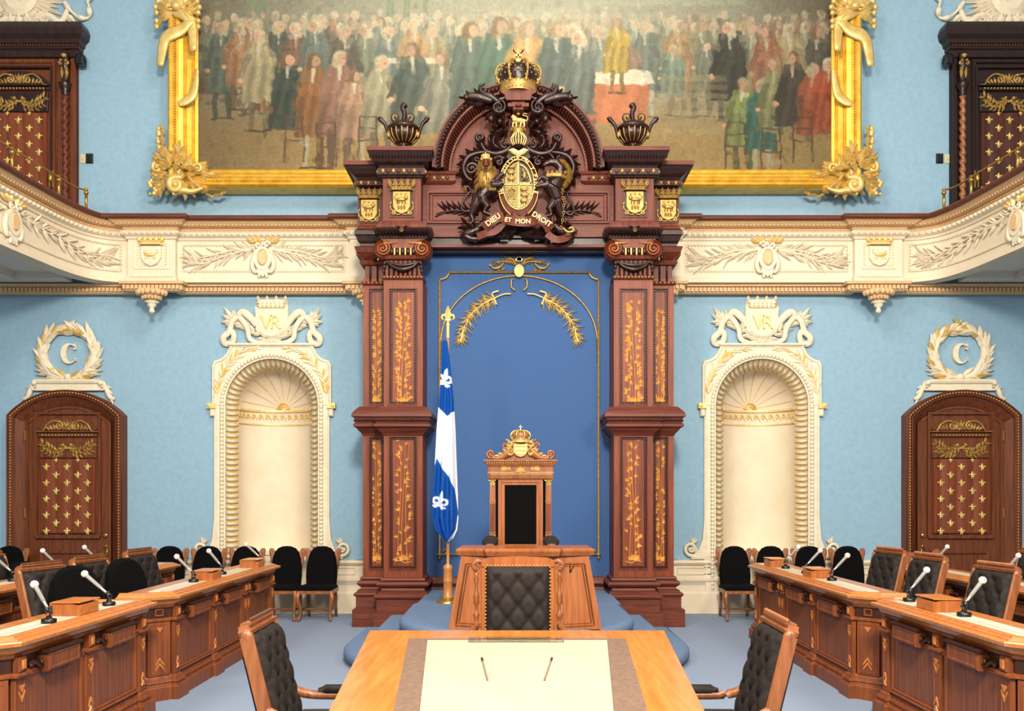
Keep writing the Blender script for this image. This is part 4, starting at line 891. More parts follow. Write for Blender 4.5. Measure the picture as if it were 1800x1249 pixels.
def ionic(T, x0, x1, front):
    o = 0 if front else 10; b = MB(T); g = MB(T); xm = (x0+x1)/2; hw = (x1-x0)/2
    b.pb(x0+1, x1-1, 452+o, 488+o, 1, 34, 0)     # fluted neck
    n = 7 if front else 4
    for i in range(n):
        x = x0+4+(x1-x0-8)*(i+.5)/n; b.tube([(x, 0, -(486+o)), (x, 0, -(459+o)), (x, .4, -(456+o))], [1.9, 1.9, 1], 6, 2)
    b.U(x0-2, x1+2, 34, [(0, 448+o), (3, 448+o), (6, 452+o), (4, 456+o), (0, 457+o)], 0)
    b.U(x0, x1, 34, [(0, 484+o), (3, 485+o), (5, 488+o), (3, 491+o), (0, 492+o)], 0)
    g.beads((x0-3, -5, -(488+o)), (x1+3, -5, -(488+o)), n+5, 2.0, 0)
    m = n-2 if front else 3
    for i in range(5 if front else 3):
        x = xm+((i-2)*9.5 if front else (i-1)*9.5); b.ball((x, -5, -(443+o)), (3.6, 4, 6.5), 2, 8, 6)
    for i in range(4 if front else 2): g.box(xm+((i-1.5)*9.5 if front else (i-.5)*9.5)-1.3, xm+((i-1.5)*9.5 if front else (i-.5)*9.5)+1.3, -6, -2, -(449+o), -(437+o), 0)
    if front:
        b.box(x0-6, x1+6, -4, 34, -437, -421, 1)
        for d in (-1, 1):
            c = xm+d*(hw+2)
            b.lathe([(15.5, -6), (17, -3), (16, 22), (14, 34)], 22, 1, L=RT(c, 0, -438.5, 0, 1, -PI/2)); b.scroll(c, -438.5, 13.5, 1.9, PI/2, d, 2.8, 1, -7); g.scroll(c, -438.5, 9.2, 1.1, PI/2, d, 1.1, 0, -9, lead=[(c-d*26, -428), (c-d*14, -429.5)])
            b.ball((c, -8, -438.5), 4.2, 1)
            # leaf drops
            for i in range(3): b.ball((xm+d*(hw-1+i), -4, -(463+7*i)), (3.6-.5*i, 3, 4), 2, 7, 5)
        b.crv([(xm-hw+2, -459), (xm-hw*.5, -470), (xm, -475, -2), (xm+hw*.5, -470), (xm+hw-2, -459)], [2, 3.2, 4, 3.2, 2], 2, -4, 7); b.crv([(xm-hw+2, -462), (xm, -468, -2), (xm+hw-2, -462)], [1.5, 2.6, 1.5], 2, -5, 6)
        # concave abacus with rosette
        b.U(x0-7, x1+7, 34, [(0, 421), (4, 420), (3, 414), (9, 411), (12, 407), (13, 404), (10, 402), (0, 401)], 2)
        for i in range(17): b.leaf(x0-14+(x1-x0+28)*(i+.5)/17, -404, -PI/2, 12, 4.6, 3, 2, -14)
        b.ball((xm, -17, -410), (4.5, 3, 4.5), 2)
        for i in range(7): a = 2*PI*i/7; g.ball((xm+3*cos(a), -20, -410+3*sin(a)), 1.1, 0, 5, 4)
        for d in (-1, 1): b.leaf(xm, -408, PI/2-d*.9, 12, 6, 4, 2, -14)
    else:
        b.U(x0, x1, 34, [(0, 457), (6, 452), (12, 446), (15, 438), (15, 437), (15, 452-14), (0, 436)], 0); b.pb(x0-13, x1+13, 437, 450, -8, 34, 1)
        b.U(x0, x1, 34, [(6, 436), (7, 430), (10, 426), (13, 418), (15, 416), (15, 409), (10, 405), (0, 403)], 2)
    b.build('capital', ['rosewood', 'shaft', 'dark'], cn); g.build('gilt_capital_detail', 'oldgold', cn)
def shieldpanel(T, xc, w, t, bo, part=True):
    b = MB(T); s = w/43
    b.frame(xc-w/2, xc+w/2, -bo, -t, 2, -2, 1, 1, 1); b.pb(xc-w/2+1, xc+w/2-1, t+1, bo-1, -.6, 1, 2)
    m = (t+bo)/2+7*s
    b.prism([(xc-15.5*s, -m+19*s), (xc+15.5*s, -m+19*s), (xc+15.5*s, -m-8*s), (xc+10*s, -m-17*s), (xc, -m-21*s), (xc-10*s, -m-17*s), (xc-15.5*s, -m-8*s)], -6*s, 0, 0, b=1.6*s)
    b.ball((xc+1*s, -7*s, -m+4*s), (9.5*s, 2.4*s, 3.4*s), 0, 10, 5); b.ball((xc-8*s, -8*s, -m+7*s), (3.6*s, 2.6*s, 3.8*s), 0)
    for x in (-6, -1, 5, 8): b.tube([(xc+x*s, -7*s, -m+2*s), (xc+(x-1)*s, -7*s, -m-4*s)], 1.1*s, 5, 0)
    b.crv([(xc+9*s, -m+4*s), (xc+13*s, -m+8*s), (xc+10*s, -m+11*s)], 1*s, 0, -7*s)
    for x in (-8, 0, 8): fleur(b, xc+x*s, -m+13*s, 6*s, 0, -6*s)
    for j in range(3): b.leaf(xc+(j-1)*5*s, -m-14*s, PI/2, 9*s, 5*s, 2*s, 0, -6*s)
    # crown
    b.sweep([(xc-22*s, 0), (xc-16*s, -8*s), (xc+16*s, -8*s), (xc+22*s, 0)], [(0, -m+20*s), (1.5*s, -m+21*s), (0, -m+24*s), (1.5*s, -m+26*s), (0, -m+27*s)], 0)
    for i in range(-2, 3):
        b.leaf(xc+i*9.5*s, -m+26*s, PI/2-i*.13, 15*s, 7.5*s, 3*s, 0, -7*s)
        if i < 2: b.ball((xc+(i+.5)*9.5*s, -9*s, -m+29*s), 1.7*s, 0, 6, 4)
    for i in range(-3, 4): b.ball((xc+i*5.4*s, -9.5*s, -m+23.6*s), 1.3*s, 0, 5, 4)
    for d in (-1, 1):
        b.scroll(xc+d*15*s, -m-18*s, 4.5*s, 1.2, PI/2, d, 1.5*s, 0, -3*s); b.crv([(xc+d*18*s, -m+2*s), (xc+d*20*s, -m-8*s), (xc+d*17*s, -m-14*s), (xc+d*8*s, -m-21*s), (xc, -m-20*s)], 1.3*s, 0, -3*s); b.ball((xc+d*20*s, -4*s, -m-3*s), 2.2*s, 0, 6, 4)
    b.build('armorial_shield', ['oldgold', 'rosewood', 'dark'], cn)
for mir in (1, -1):
    T = TF(mir); pilaster(T, 168, 236.5, True, mir, 130, 178, 227, 3 if mir > 0 else 9)
    ionic(T, 170, 235, True)
    b = MB(T)      # entablature block above the front column
    b.U(171, 238, 60, [(0, 312), (0, 388), (6, 391), (9, 397), (10, 402)], 0); b.pb(171.5, 237.5, 312, 402, .5, 110, 0); b.build('frieze_block', 'rosewood', cn)
    b = MB(T); b.U(171, 238, 70, [(0, 314), (3, 312), (4, 310), (8, 309), (8, 298), (5, 297), (7, 293), (14, 289), (18, 283), (22, 277), (24, 274), (0, 274)], 1); b.pb(148, 262, 267, 274, -26, 80, 0); b.box(152, 258, -22, 76, -268, -266, 0)
    b.build('cornice', ['rosewoodh', 'dark'], cn)
    b = MB(T)
    for i in range(8): x = 168+73*(i+.5)/8; b.ball((x, -9, -303.5), (3.6, 3, 4.2), 0 if i % 2 else 1, 7, 5)
    for q in range(4): b.ball((163, -4+9*q, -303.5), (3, 3.6, 4), q % 2, 7, 5); b.ball((246, -4+9*q, -303.5), (3, 3.6, 4), q % 2, 7, 5)
    b.build('carved_course', ['oldgold', 'rosewood', 'dark'], cn); b = MB(T)
    for i in range(20): b.leaf(150+110*(i+.5)/20, -275, -PI/2, 11, 5, 3, 2, -18)
    b.build('leaf_course', ['oldgold', 'rosewood', 'dark'], cn); shieldpanel(T, 204.5, 43, 317, 382)
    # rear column and its entablature
    T = TS(mir); pilaster(T, 200, 273, False, mir, 100, 236, 263, 21 if mir > 0 else 33); ionic(T, 212, 271, False)
    b = MB(T); b.pb(190.5, 276.5, 328, 404, .5, 90, 0); b.U(190, 277, 60, [(0, 395), (4, 399), (7, 404), (8, 409), (0, 410)], 0); b.build('frieze_block', 'rosewood', cn)
    b = MB(T); b.U(190, 277, 70, [(0, 332), (4, 330), (8, 328), (8, 320), (5, 318), (8, 314), (14, 310), (19, 303), (22, 298), (0, 298)], 1); b.pb(160, 303, 292, 299, -26, 90, 0); b.build('cornice', ['rosewoodh', 'dark'], cn)
    b = MB(T)
    for i in range(6): b.ball((246+39*(i+.5)/6, -8, -324), (3.2, 3, 3.8), i % 2, 7, 5)
    for q in range(5): b.ball((285, -4+9*q, -324), (3, 3.4, 4), q % 2, 7, 5)
    b.build('carved_course', ['oldgold', 'rosewood'], cn); shieldpanel(T, 262, 40, 334, 392)
    # shield on the outer return of the rear block
    b = MB(T @ RT(277.5, 30, 0, PI/2)); shp = -358
    b.prism([(-12, shp+15), (12, shp+15), (12, shp-6), (0, shp-18), (-12, shp-6)], -4, 0, 0, b=1)
    for i in (-1, 0, 1): b.leaf(i*8, shp+17, PI/2-i*.2, 12, 7, 3, 0, -3)
    b.build('side_shield', 'oldgold', cn)
# central frieze, lintel and panel behind
b = MB(TC); b.pb(-171, 171, 296, 412, 0, 110, 0); b.build('frieze', 'rosewoodh', cn)
b = MB(TC); b.pb(-160, 160, 411, 418, -6, 60, 0); b.pb(-160, 160, 418, 430, 0, 60, 1); b.pb(-160, 160, 430, 435, -3, 60, 0); b.pb(-160, 160, 435, 438, 14, 60, 1); b.build('lintel', ['rosewoodh', 'dark'], cn)
b = MB(TC)
for d in (-1, 1):
    b.frame(*sorted((d*160, d*58)), -393, -337, 3, -4, 0, 0, 2); b.frame(*sorted((d*152, d*58)), -388, -342, 1.2, -2.5, 0, 0, 1)
    # broken cornice stubs at the arch foot
    xs_ = sorted((d*118, d*172)); b.sweep([(xs_[0], 20), (xs_[0], 0), (xs_[1], 0), (xs_[1], 20)], [(0, -325), (4, -323), (8, -320), (8, -311), (11, -309), (13, -305), (0, -303)], 0)
    for i in range(6): b.ball((d*(124+i*7.6), -9, -315.5), (3.4, 2.8, 3.8), 1 if i % 2 else 0, 7, 5)
b.build('frieze_panel', ['rosewoodh', 'oldgold'], cn)
for d in (-1, 1):
    b = MB(TC); p1 = [(d*70, -378), (d*95, -372), (d*120, -371), (d*146, -381)]; b.crv(p1, [1.6, 1.1], 0, -2)
    for i, (x, z) in enumerate(((78, -376), (88, -374), (98, -372), (108, -371), (118, -371), (126, -372))):
        for j, a in enumerate((.75, 1.15)): b.leaf(d*x, z, (a if d > 0 else PI-a), 24-2*j, 3.6, 2.2, 0, -1)
        b.leaf(d*x, z, (-.25 if d > 0 else PI+.25), 20, 3.4, 2.2, 0, -1)
    b.build('laurel_branch', 'dark', cn)
# arched pediment
AR = 304
def half(r, n=40): return [(r*cos(PI*i/n), -AR+r*sin(PI*i/n)) for i in range(n+1)]
b = MB(TC); b.prism(half(128), 2, 14, 0); b.build('tympanum', 'rosewood', cn)
b = MB(TC); b.ringstrip(half(147), half(131), -26, 14, 1, yo=-26); b.ringstrip(half(131), half(121), -6, 10, 0, yo=-26); b.ringstrip(half(149), half(145), -29, 14, 0); b.ringstrip(half(133), half(130), -28, 0, 0); b.ringstrip(half(122), half(118), -8, 4, 0)
b.build('arch_moulding', ['rosewoodh', 'dark'], cn)
b = MB(TC)
for i in range(64):
    a = PI*(i+.5)/64
    for d in (-1, 1): b.leaf(132.5*cos(a), -AR+132.5*sin(a), a+d*.5, 13, 4.4, 2.5, 1, -26)
    b.ball((139*cos(a), -28, -AR+139*sin(a)), 1.8, 0, 5, 4)
for i in range(76):
    a = PI*(i+.5)/76; b.tube([(130*cos(a), -22, -AR+130*sin(a)), (122*cos(a), -9, -AR+122*sin(a))], 1.7, 5, 1)
b.build('arch_carving', ['rosewood', 'dark'], cn)
for d in (-1, 1):     # acanthus scrolls at the crown
    b = MB(TC)
    b.scroll(d*34, -206, 13, 1.7, PI/2, d, 2.5, 0, -41, lead=[(d*10, -190), (d*22, -190)]); b.lathe([(0, -2), (10.5, -1), (12, 2), (11, 30)], 16, 0, L=RT(d*34, -36, -206, 0, 1, -PI/2))
    b.crv([(d*30, -196), (d*48, -184), (d*62, -178), (d*66, -166), (d*58, -162)], [5, 7, 5, 3, 2], 0, -30, 6); b.scroll(d*60, -170, 6, 1.0, 0, d, 2, 0, -30)
    b.crv([(d*44, -192), (d*66, -186), (d*84, -184), (d*92, -188)], [5, 8, 7, 4], 0, -30, 7); b.ball((d*89, -30, -185), (7, 6, 6), 0)
    for x, z, a, L in ((50, -186, .5, 26), (58, -184, .1, 30), (56, -190, -.3, 28), (66, -182, .9, 18), (72, -184, .5, 20), (76, -190, -.3, 20), (46, -212, -.8, 18), (40, -222, -1.4, 18), (28, -222, -1.9, 16), (48, -200, -.2, 14), (84, -182, 1.0, 13), (92, -186, .2, 12)):
        b.leaf(d*x, z, a if d > 0 else PI-a, L, L*.4, 5, 0, -28)
    b.ball((d*47, -30, -222), (6, 6, 7), 0); b.ball((d*32, -26, -224), (5, 5, 6), 0)
    b.build('acanthus_scroll', 'dark', cn)
b = MB(TC); b.prism([(-33, -178), (33, -178), (29, -184), (24, -186), (21, -196), (-21, -196), (-24, -186), (-29, -184)], -44, 10, 0, b=1); b.prism([(-13, -196), (13, -196), (9, -211), (-9, -211)], -40, 4, 0, b=2); b.box(-18, 18, -42, -30, -206, -200, 0); b.ball((0, -42, -204), (6, 4, 3), 0); b.build('crown_pedestal', 'rosewood', cn)
# crown and urns stand on it as things of their own
k = YC/FPX; cw = thing('royal_crown', 'gilded and dark wood crown on top of the throne canopy', 'crown', ((CX-VX)*k, YC-.13, EYE+(VY-178)*k))
b = MB(TC); crown(b, 0, -178, 82, 80, 0, 1, -18, 8); b.build('crown_body', ['oldgold', 'dark'], cw)
b = MB(TC); b.lathe([(7, -122), (8, -118), (7, -114), (0, -113)], 10, 0, c=(0, -18, 0))
for d in (-1, 1): b.tube([(d*8, -18, -99), (-d*7, -18, -115)], 1, 5, 1); b.ball((d*8, -18, -98), 1.6, 1, 5, 4); b.ball((-d*8, -18, -114), 1.6, 1, 5, 4)
b.build('crown_orb', ['palegilt', 'dark'], cw)
for mir, side in ((1, 'left'), (-1, 'right')):
    T = F(YF, CX, 0, 1, mir); kk = YF/FPX; xu, yu = 205, 26
    u = thing('carved_urn', f'ribbed dark and gold wooden urn on the {side} shoulder of the throne canopy', 'urn', ((CX+mir*-0+(-205 if mir < 0 else 205)*1-VX)*kk if False else (CX+mir*205-VX)*kk, YF+yu*kk, EYE+(VY-266)*kk))
    b = MB(T); b.lathe([(12, -266), (14, -262), (12, -258), (8, -256), (9, -250), (6, -246), (10, -243)], 14, 0, c=(xu, yu, 0), gad=7, ga=.06); b.build('urn_foot', 'dark', u)
    b = MB(T); b.lathe([(6, -246), (14, -243), (23, -234), (26, -226), (25, -220)], 48, 0, c=(xu, yu, 0), gad=16, ga=.05)
    for i in range(16): a = 2*PI*i/16; b.tube(cat([(xu+r*cos(a), yu+r*sin(a), z) for r, z in ((8, -245), (18, -240), (25, -231), (27, -221))], 3), [.6, 1.1, 1.3], 4, 1)
    b.build('urn_bowl', ['dark', 'oldgold'], u)
    b = MB(T); b.lathe([(25, -220), (29, -219), (29, -215), (26, -213), (22, -208), (10, -204), (0, -203)], 24, 0, c=(xu, yu, 0))
    b.beads((xu-22, yu-19, -217), (xu+22, yu-19, -217), 9, 1.6, 1)
    for d in (-1, 1):
        b.crv([(xu+d*26, -232), (xu+d*30, -216), (xu+d*34, -206), (xu+d*42, -198)], [3, 3, 3.4, 4.5], 0, yu, 6); b.ball((xu+d*42, yu, -197), (5, 4, 3.5), 0); b.ball((xu+d*26, yu-6, -228), (4, 4, 6), 1)
        b.scroll(xu+d*12, -200, 8.5, 1.3, -PI/2, d, 2.2, 0, yu-12); b.scroll(xu+d*12, -200, 6.5, .9, -PI/2, d, 1.2, 1, yu-14)
    b.crv([(xu, -206), (xu-2, -190), (xu+1, -180), (xu-3, -174)], [4, 4.5, 5, 6], 0, yu-4, 7); b.ball((xu-2, yu-4, -176), (5.5, 5, 5), 0); b.build('urn_lid', ['dark', 'oldgold'], u)
# ================================================================ COAT OF ARMS
ca = thing('coat_of_arms', 'carved royal coat of arms with lion, unicorn and gilded shield on the canopy front', 'coat of arms', (0, YC, 5.2))
TA = F(YC, 0, 0)
def remesh(o, v=.0065):
    m = o.modifiers.new('smooth_union', 'REMESH'); m.mode = 'VOXEL'; m.voxel_size = v; m.use_smooth_shade = True; return o
# garter and shield
ox, oz = 911.5, -338
def ov(rx, rz, n=40, dz=0): return [(ox+rx*cos(2*PI*i/n), oz+dz+rz*sin(2*PI*i/n)) for i in range(n)]
b = MB(TA); b.ringstrip(ov(34, 52), ov(26, 42, dz=4), -26, 0, 0, closed=True, yo=-22); b.ringstrip(ov(35, 53), ov(33.8, 51.8), -28, -10, 1, closed=True); b.ringstrip(ov(27.6, 43.6, dz=4), ov(26, 42, dz=4), -28, -10, 1, closed=True)
b.crv([(ox-12, oz-46), (ox+2, oz-56), (ox+10, oz-60)], 4, 0, -28, 6); b.crv([(ox+14, oz-45), (ox, oz-56), (ox-8, oz-58)], 4, 0, -27, 6); b.build('garter', ['rosewood', 'oldgold'], ca)
b = MB(TA); b.prism(ov(26.5, 42.5, dz=5), -22, -4, 0, b=2); b.build('shield', 'dark', ca)
b = MB(TA); zc = oz+5
def inside(x, z, m=1.0): return ((x-ox)/(25*m))**2+((z-zc)/(41*m))**2 < 1
def bar(x0, x1, z0, z1, y=-23.5):
    b.box(x0, x1, y, -20, z0, z1, 0)
for i in range(9):      # upper left quarter: thin upright bars, three beasts
    x = ox-23.5+i*2.6; h = 41*math.sqrt(max(0, 1-((x-ox)/25)**2)); bar(x, x+1.5, zc+1, zc+h-1)
for j in range(15):     # lower left: level bars
    z = zc-2-j*2.7; w = 25*math.sqrt(max(0, 1-((z-zc)/41)**2)); bar(ox-w+1, ox-1.5, z-1.5, z) if w > 3 else None
for i in range(9):
    x = ox+1.5+i*2.6; h = 41*math.sqrt(max(0, 1-((x-ox)/25)**2)); bar(x, x+1.5, zc-h+1, zc-1.5)
bar(ox-1, ox+1, zc-41, zc+41, -24.5); bar(ox-25, ox+25, zc-1, zc+1, -24.5); b.ringstrip([(ox+22*cos(a), zc+36*sin(a)) for a in [PI/2*i/10 for i in range(11)]], [(ox+20*cos(a), zc+33.5*sin(a)) for a in [PI/2*i/10 for i in range(11)]], -24.5, -20, 0)
b.box(ox+2, ox+22, -24.5, -20, zc+1.5, zc+4, 0)
for xs_, zs_ in ((-12, 30), (-13, 20), (-13, 9), (9, -9), (10, -19), (9, -29)):
    b.ball((ox+xs_, -25, zc+zs_), (6, 2, 2), 0, 8, 4); b.ball((ox+xs_-5, -26, zc+zs_+2), 1.8, 0, 6, 4); b.crv([(ox+xs_+5, zc+zs_), (ox+xs_+8, zc+zs_+3), (ox+xs_+5, zc+zs_+5)], .6, 0, -25, 4)
    for q in (-4, -1, 3, 5): b.tube([(ox+xs_+q, -25, zc+zs_-1), (ox+xs_+q, -25, zc+zs_-4)], .7, 4, 0)
b.ball((ox+10, -26, zc+16), (3.4, 2.4, 7), 0, 8, 5, L=None); b.ball((ox+8, -26, zc+24), 3, 0); 
for p in (((11, 18), (5, 22)), ((11, 15), (4, 15)), ((11, 11), (6, 6)), ((12, 11), (15, 5))): b.tube([(ox+p[0][0], -26, zc+p[0][1]), (ox+p[1][0], -26, zc+p[1][1])], [1.6, .9], 5, 0)
b.crv([(ox+13, zc+10), (ox+17, zc+14), (ox+15, zc+20)], .8, 0, -25, 4)
b.crv([(ox-17, zc-24), (ox-19, zc-12), (ox-12, zc-6)], 1.2, 0, -26, 5); b.crv([(ox-8, zc-26), (ox-5, zc-12), (ox-12, zc-6)], 1.2, 0, -26, 5)
for q in range(5): b.tube([(ox-16+2*q, -26, zc-9-q*.3), (ox-17+2.4*q, -26, zc-24+q*.5)], .4, 4, 0)
b.build('gilded_quarters', 'oldgold', ca)
def arctext(txt, cx, cz, rx, rz, a0, a1, size, y, nm, flip=1, material='palegilt'):
    n = len(txt); w = MB()
    for i, ch in enumerate(txt):
        if ch == ' ': continue
        a = a0+(a1-a0)*i/(n-1); x, z = cx+rx*cos(a), cz+rz*sin(a); t = math.atan2(rz*cos(a), -rx*sin(a)) if flip > 0 else math.atan2(-rz*cos(a), rx*sin(a))
        q = text_mesh(ch, size, .5, TA @ Matrix.Translation((x, y, z)) @ Matrix.Rotation(-t+PI, 4, 'Y') if flip > 0 else TA @ Matrix.Translation((x, y, z)) @ Matrix.Rotation(-t, 4, 'Y'), nm, None, stroke=.012*size)
        w.add(q.v, q.f)
    w.build(nm, material, ca)
arctext('HONI SOIT QUI MAL Y PENSE', ox, oz+2, 30, 47.5, PI*1.08, -PI*.08, 9, -29, 'garter_motto')
# helmet, mantle cape, torse, crest
b = MB(TA); b.ball((911.5, -24, -257), (13, 13, 15), 0, 14, 9)
b.prism([(898, -262), (925, -262), (936, -284), (929, -291), (894, -291), (887, -284)], -20, 0, 0, b=4); b.build('helmet', 'dark', ca)
b = MB(TA)
for i in range(7):
    a = -1.05+i*.35; b.crv([(911.5+14.5*sin(a)*.6, -247, 0), (911.5+15*sin(a), -257, 0), (911.5+13*sin(a)*.8, -268, 0)], 1.35, 0, -24-13.5*cos(a), 5, 5)
b.prism([(893, -275), (902, -272), (911.5, -277), (921, -272), (930, -275), (921, -282), (911.5, -286), (902, -282)], -30, -18, 0, b=1.5); b.crv([(897, -276), (911.5, -282), (926, -276)], 1, 0, -31, 5)
b.build('helmet_bars', 'palegilt', ca)
b = MB(TA); b.lathe([(9, -247), (10.5, -245), (9.5, -242), (11.5, -238), (9, -236.5)], 14, 0, c=(911, -22, 0))
for i in range(8): a = 2*PI*i/8; b.leaf(911+11*cos(a), -239, PI/2, 6, 5, 2, 0, -22+11*sin(a)) if sin(a) < .2 else None
b.build('crest_crown', 'oldgold', ca)
b = MB(TA)
b.ball((913, -24, -222), (9, 4.5, 4.6), 0, 10, 6); b.ball((905, -25, -220), (5.5, 4.6, 6), 0, 9, 6); b.ball((902.5, -26, -216), (3.4, 3.4, 3.6), 0, 8, 5); b.ball((900, -27, -217.5), (2, 2, 1.7), 0)
for x0, x1 in ((904, 901.5), (907, 907.5), (917, 915), (920, 921.5)): b.tube([(x0, -24, -223), (x1, -24, -229), (x1, -24, -233), (x1-2, -25, -233.5)], [2.4, 1.8, 1.5, 1.6], 6, 0)
b.crv([(921, -220), (925, -223), (927, -216), (919, -213), (921, -210), (926, -211)], 1.1, 0, -24, 5); remesh(b.build('crest_lion', 'palegilt', ca), .004)
b = MB(TA); crown(b, 911, -218+5, 7, 7, 0, 0, -26, 6); b.build('crest_lion_crown', 'palegilt', ca)
# mantling: symmetrical acanthus scrolls
b = MB(TA); m0 = 911.5
for d in (-1, 1):
    def sc_(pts, w, r=0, dr=1, a0=0, lv=()):
        P = [(m0+d*p[0], -p[1]) for p in pts]; b.crv(P, [q*.8 for q in w], 0, -12, 6, 6, fy=1.3); wreathleaves(b, P, max(5, int(sum(math.dist(P[i], P[i+1]) for i in range(len(P)-1))/5)), 11, 6.5, 5, 0, -11, .75)
        if r: b.scroll(m0+d*pts[-1][0]+0, -pts[-1][1], r, 1.3, a0 if d > 0 else PI-a0, d*dr, w[-1] if hasattr(w, '__len__') else w, 0, -13)
        for (x, y, a, L) in lv: b.leaf(m0+d*x, -y, a if d > 0 else PI-a, L, L*.42, 4.5, 0, -9)
    sc_([(12, 262), (24, 272), (42, 276), (58, 270), (66, 256)], [5, 7, 6, 4], lv=((30, 272, .9, 16), (40, 274, 1.2, 18), (50, 272, 1.5, 18), (58, 266, .8, 18), (60, 268, .1, 20), (64, 258, 1.9, 16)))
    b.scroll(m0+d*67, -246, 8, 1.5, -PI/2, d, 3.2, 0, -13); b.scroll(m0+d*24, -258, 8, 1.4, PI/2, -d, 2.6, 0, -10)
    sc_([(34, 266), (44, 256), (40, 240), (28, 230)], [2.4, 3.4, 2.6]); b.scroll(m0+d*46, -247, 7, 1.2, -PI/2, d, 2.6, 0, -10)
    sc_([(20, 232), (32, 236), (42, 246)], [2, 4, 3], lv=((26, 230, 1.2, 16), (32, 234, .5, 18), (38, 238, .2, 14), (22, 226, 2, 12)))
    b.scroll(m0+d*24, -228, 5, 1.2, 0, d, 2.2, 0, -12)
    sc_([(56, 272), (76, 276), (90, 284), (96, 300), (90, 316), (80, 322)], [4, 7, 6, 4], lv=((70, 274, .9, 16), (80, 276, .7, 18), (88, 282, .3, 18), (94, 290, -.2, 16), (94, 302, -.7, 18), (92, 312, -1.2, 20), (86, 320, -1.5, 20), (76, 284, -1.6, 14)))
    b.scroll(m0+d*82, -302, 11, 1.6, 0, -d, 3.6, 0, -13); b.scroll(m0+d*72, -284, 6, 1.3, 0, d, 2.4, 0, -13); b.scroll(m0+d*34, -290, 6.5, 1.4, PI/2, d, 2.8, 0, -14)
    sc_([(24, 284), (34, 280), (44, 284)], [3, 4, 3], lv=((30, 296, -1.4, 14), (38, 292, -.8, 12), (26, 280, .6, 12)))
b.build('mantling', 'dark', ca)
# supporters
b = MB(TA)
b.ball((866, -26, -337), (14, 13, 17), 0, 12, 8); b.ball((848, -22, -352), (12, 12, 13), 0, 12, 8); b.tube([(868, -26, -334), (850, -22, -350)], [13, 12], 10, 0)
b.tube([(842, -20, -352), (836, -20, -368), (829, -18, -384), (833, -18, -394), (825, -20, -404), (834, -24, -406)], [11, 8.5, 5, 4, 4.2, 4.6], 8, 0)
b.tube([(850, -24, -360), (858, -26, -372), (852, -26, -382), (866, -28, -388), (876, -30, -389)], [9, 6.5, 4.6, 4, 4.4], 8, 0)
b.tube([(866, -34, -338), (878, -36, -338), (884, -36, -334)], [7, 5.5, 5], 8, 0); b.tube([(872, -34, -330), (880, -36, -322), (886, -36, -318)], [6, 5, 4.5], 8, 0)
b.crv([(838, -362), (822, -376), (812, -370), (818, -352), (828, -340), (822, -332), (818, -338)], [2.2, 1.8], 0, -14, 6)
remesh(b.build('lion_body', 'dark', ca))
b = MB(TA); R_ = random.Random(4)
b.ball((856, -34, -305), (10, 11, 12), 0, 12, 8); b.ball((856, -28, -325), (16, 12, 20), 0, 12, 8)
for i in range(90):
    t = R_.random(); a = R_.uniform(-1, 1); x = 856+a*(11+8*t); z = -292-46*t; L = R_.uniform(9, 15); b.leaf(x, z, -PI/2+a*.45+R_.uniform(-.15, .15), L, 3.6, 4, 0, -30-8*(1-abs(a)))
for d in (-1, 1): b.ball((856+d*8, -36, -294), 3, 0)
b.leaf(820, -340, PI/2+.3, 10, 5, 4, 0, -14)
for i in range(4): b.tube([(863+i*3, -44, -346), (862+i*3, -46, -351)], 1.2, 5, 0)
b.build('lion_mane', 'oldgold', ca)
b = MB(TA); b.ball((856, -42, -303), (7, 7, 8), 0, 10, 7); b.ball((856, -48, -308), (4.4, 5, 4), 0, 8, 6)
for d in (-1, 1): b.ball((856+d*3.2, -49, -301), 1.5, 0); b.crv([(856+d*1, -309), (856+d*4, -311)], .9, 0, -51, 4)
b.ball((856, -52, -306), (2, 1.5, 1.2), 0); b.ball((856, -48, -314), (2.6, 3, 2), 0); b.build('lion_face', 'rosewood', ca)
b = MB(TA); crown(b, 855, -294, 15, 14, 0, 0, -34, 7); b.build('lion_crown', 'palegilt', ca)
b = MB(TA)
b.tube([(972, -30, -338), (980, -32, -324), (984, -32, -308), (976, -34, -299), (966, -36, -299), (957, -37, -303), (954, -37, -306)], [15, 11, 8.5, 8, 6, 4, 3], 10, 0)
b.ball((968, -28, -336), (15, 13, 16), 0, 12, 8); b.ball((979, -22, -358), (11, 11, 13), 0, 12, 8); b.tube([(970, -28, -338), (978, -24, -358)], [14, 11], 10, 0)
b.tube([(980, -22, -362), (984, -20, -378), (988, -18, -392), (986, -18, -402), (992, -22, -410)], [10.5, 7, 4, 3.4, 4.6], 8, 0)
b.tube([(972, -24, -364), (964, -26, -376), (968, -26, -386), (956, -28, -390), (948, -30, -391)], [9, 6, 3.8, 3.4, 4], 8, 0)
b.tube([(962, -36, -330), (950, -38, -325), (944, -38, -332)], [7, 4.5, 3.5], 8, 0); b.tube([(962, -36, -338), (950, -38, -340), (940, -38, -342)], [7, 4.5, 3.5], 8, 0)
b.crv([(984, -368), (1000, -382), (1008, -374), (1002, -356), (996, -346), (1002, -338)], [2.2, 1.8], 0, -14, 6); b.ball((978, -36, -292), (2, 2, 4), 0)
remesh(b.build('unicorn_body', 'dark', ca))
b = MB(TA)
for i in range(34):
    t = i/33; x = 980+14*sin(PI*min(1, t*1.1))+2; z = -290-50*t; b.leaf(x, z, -PI/2+.5+R_.uniform(-.5, .5), 13, 4.4, 4, 0, -28); b.leaf(x+2, z, -.2-t, 10, 4, 4, 0, -24)
b.build('unicorn_mane', 'oldgold', ca)
b = MB(TA); b.tube([(972, -38, -293), (966, -40, -287), (958, -42, -278)], [1.8, 1.2, .3], 6, 0); b.build('unicorn_horn', 'rosewood', ca)
b = MB(TA)
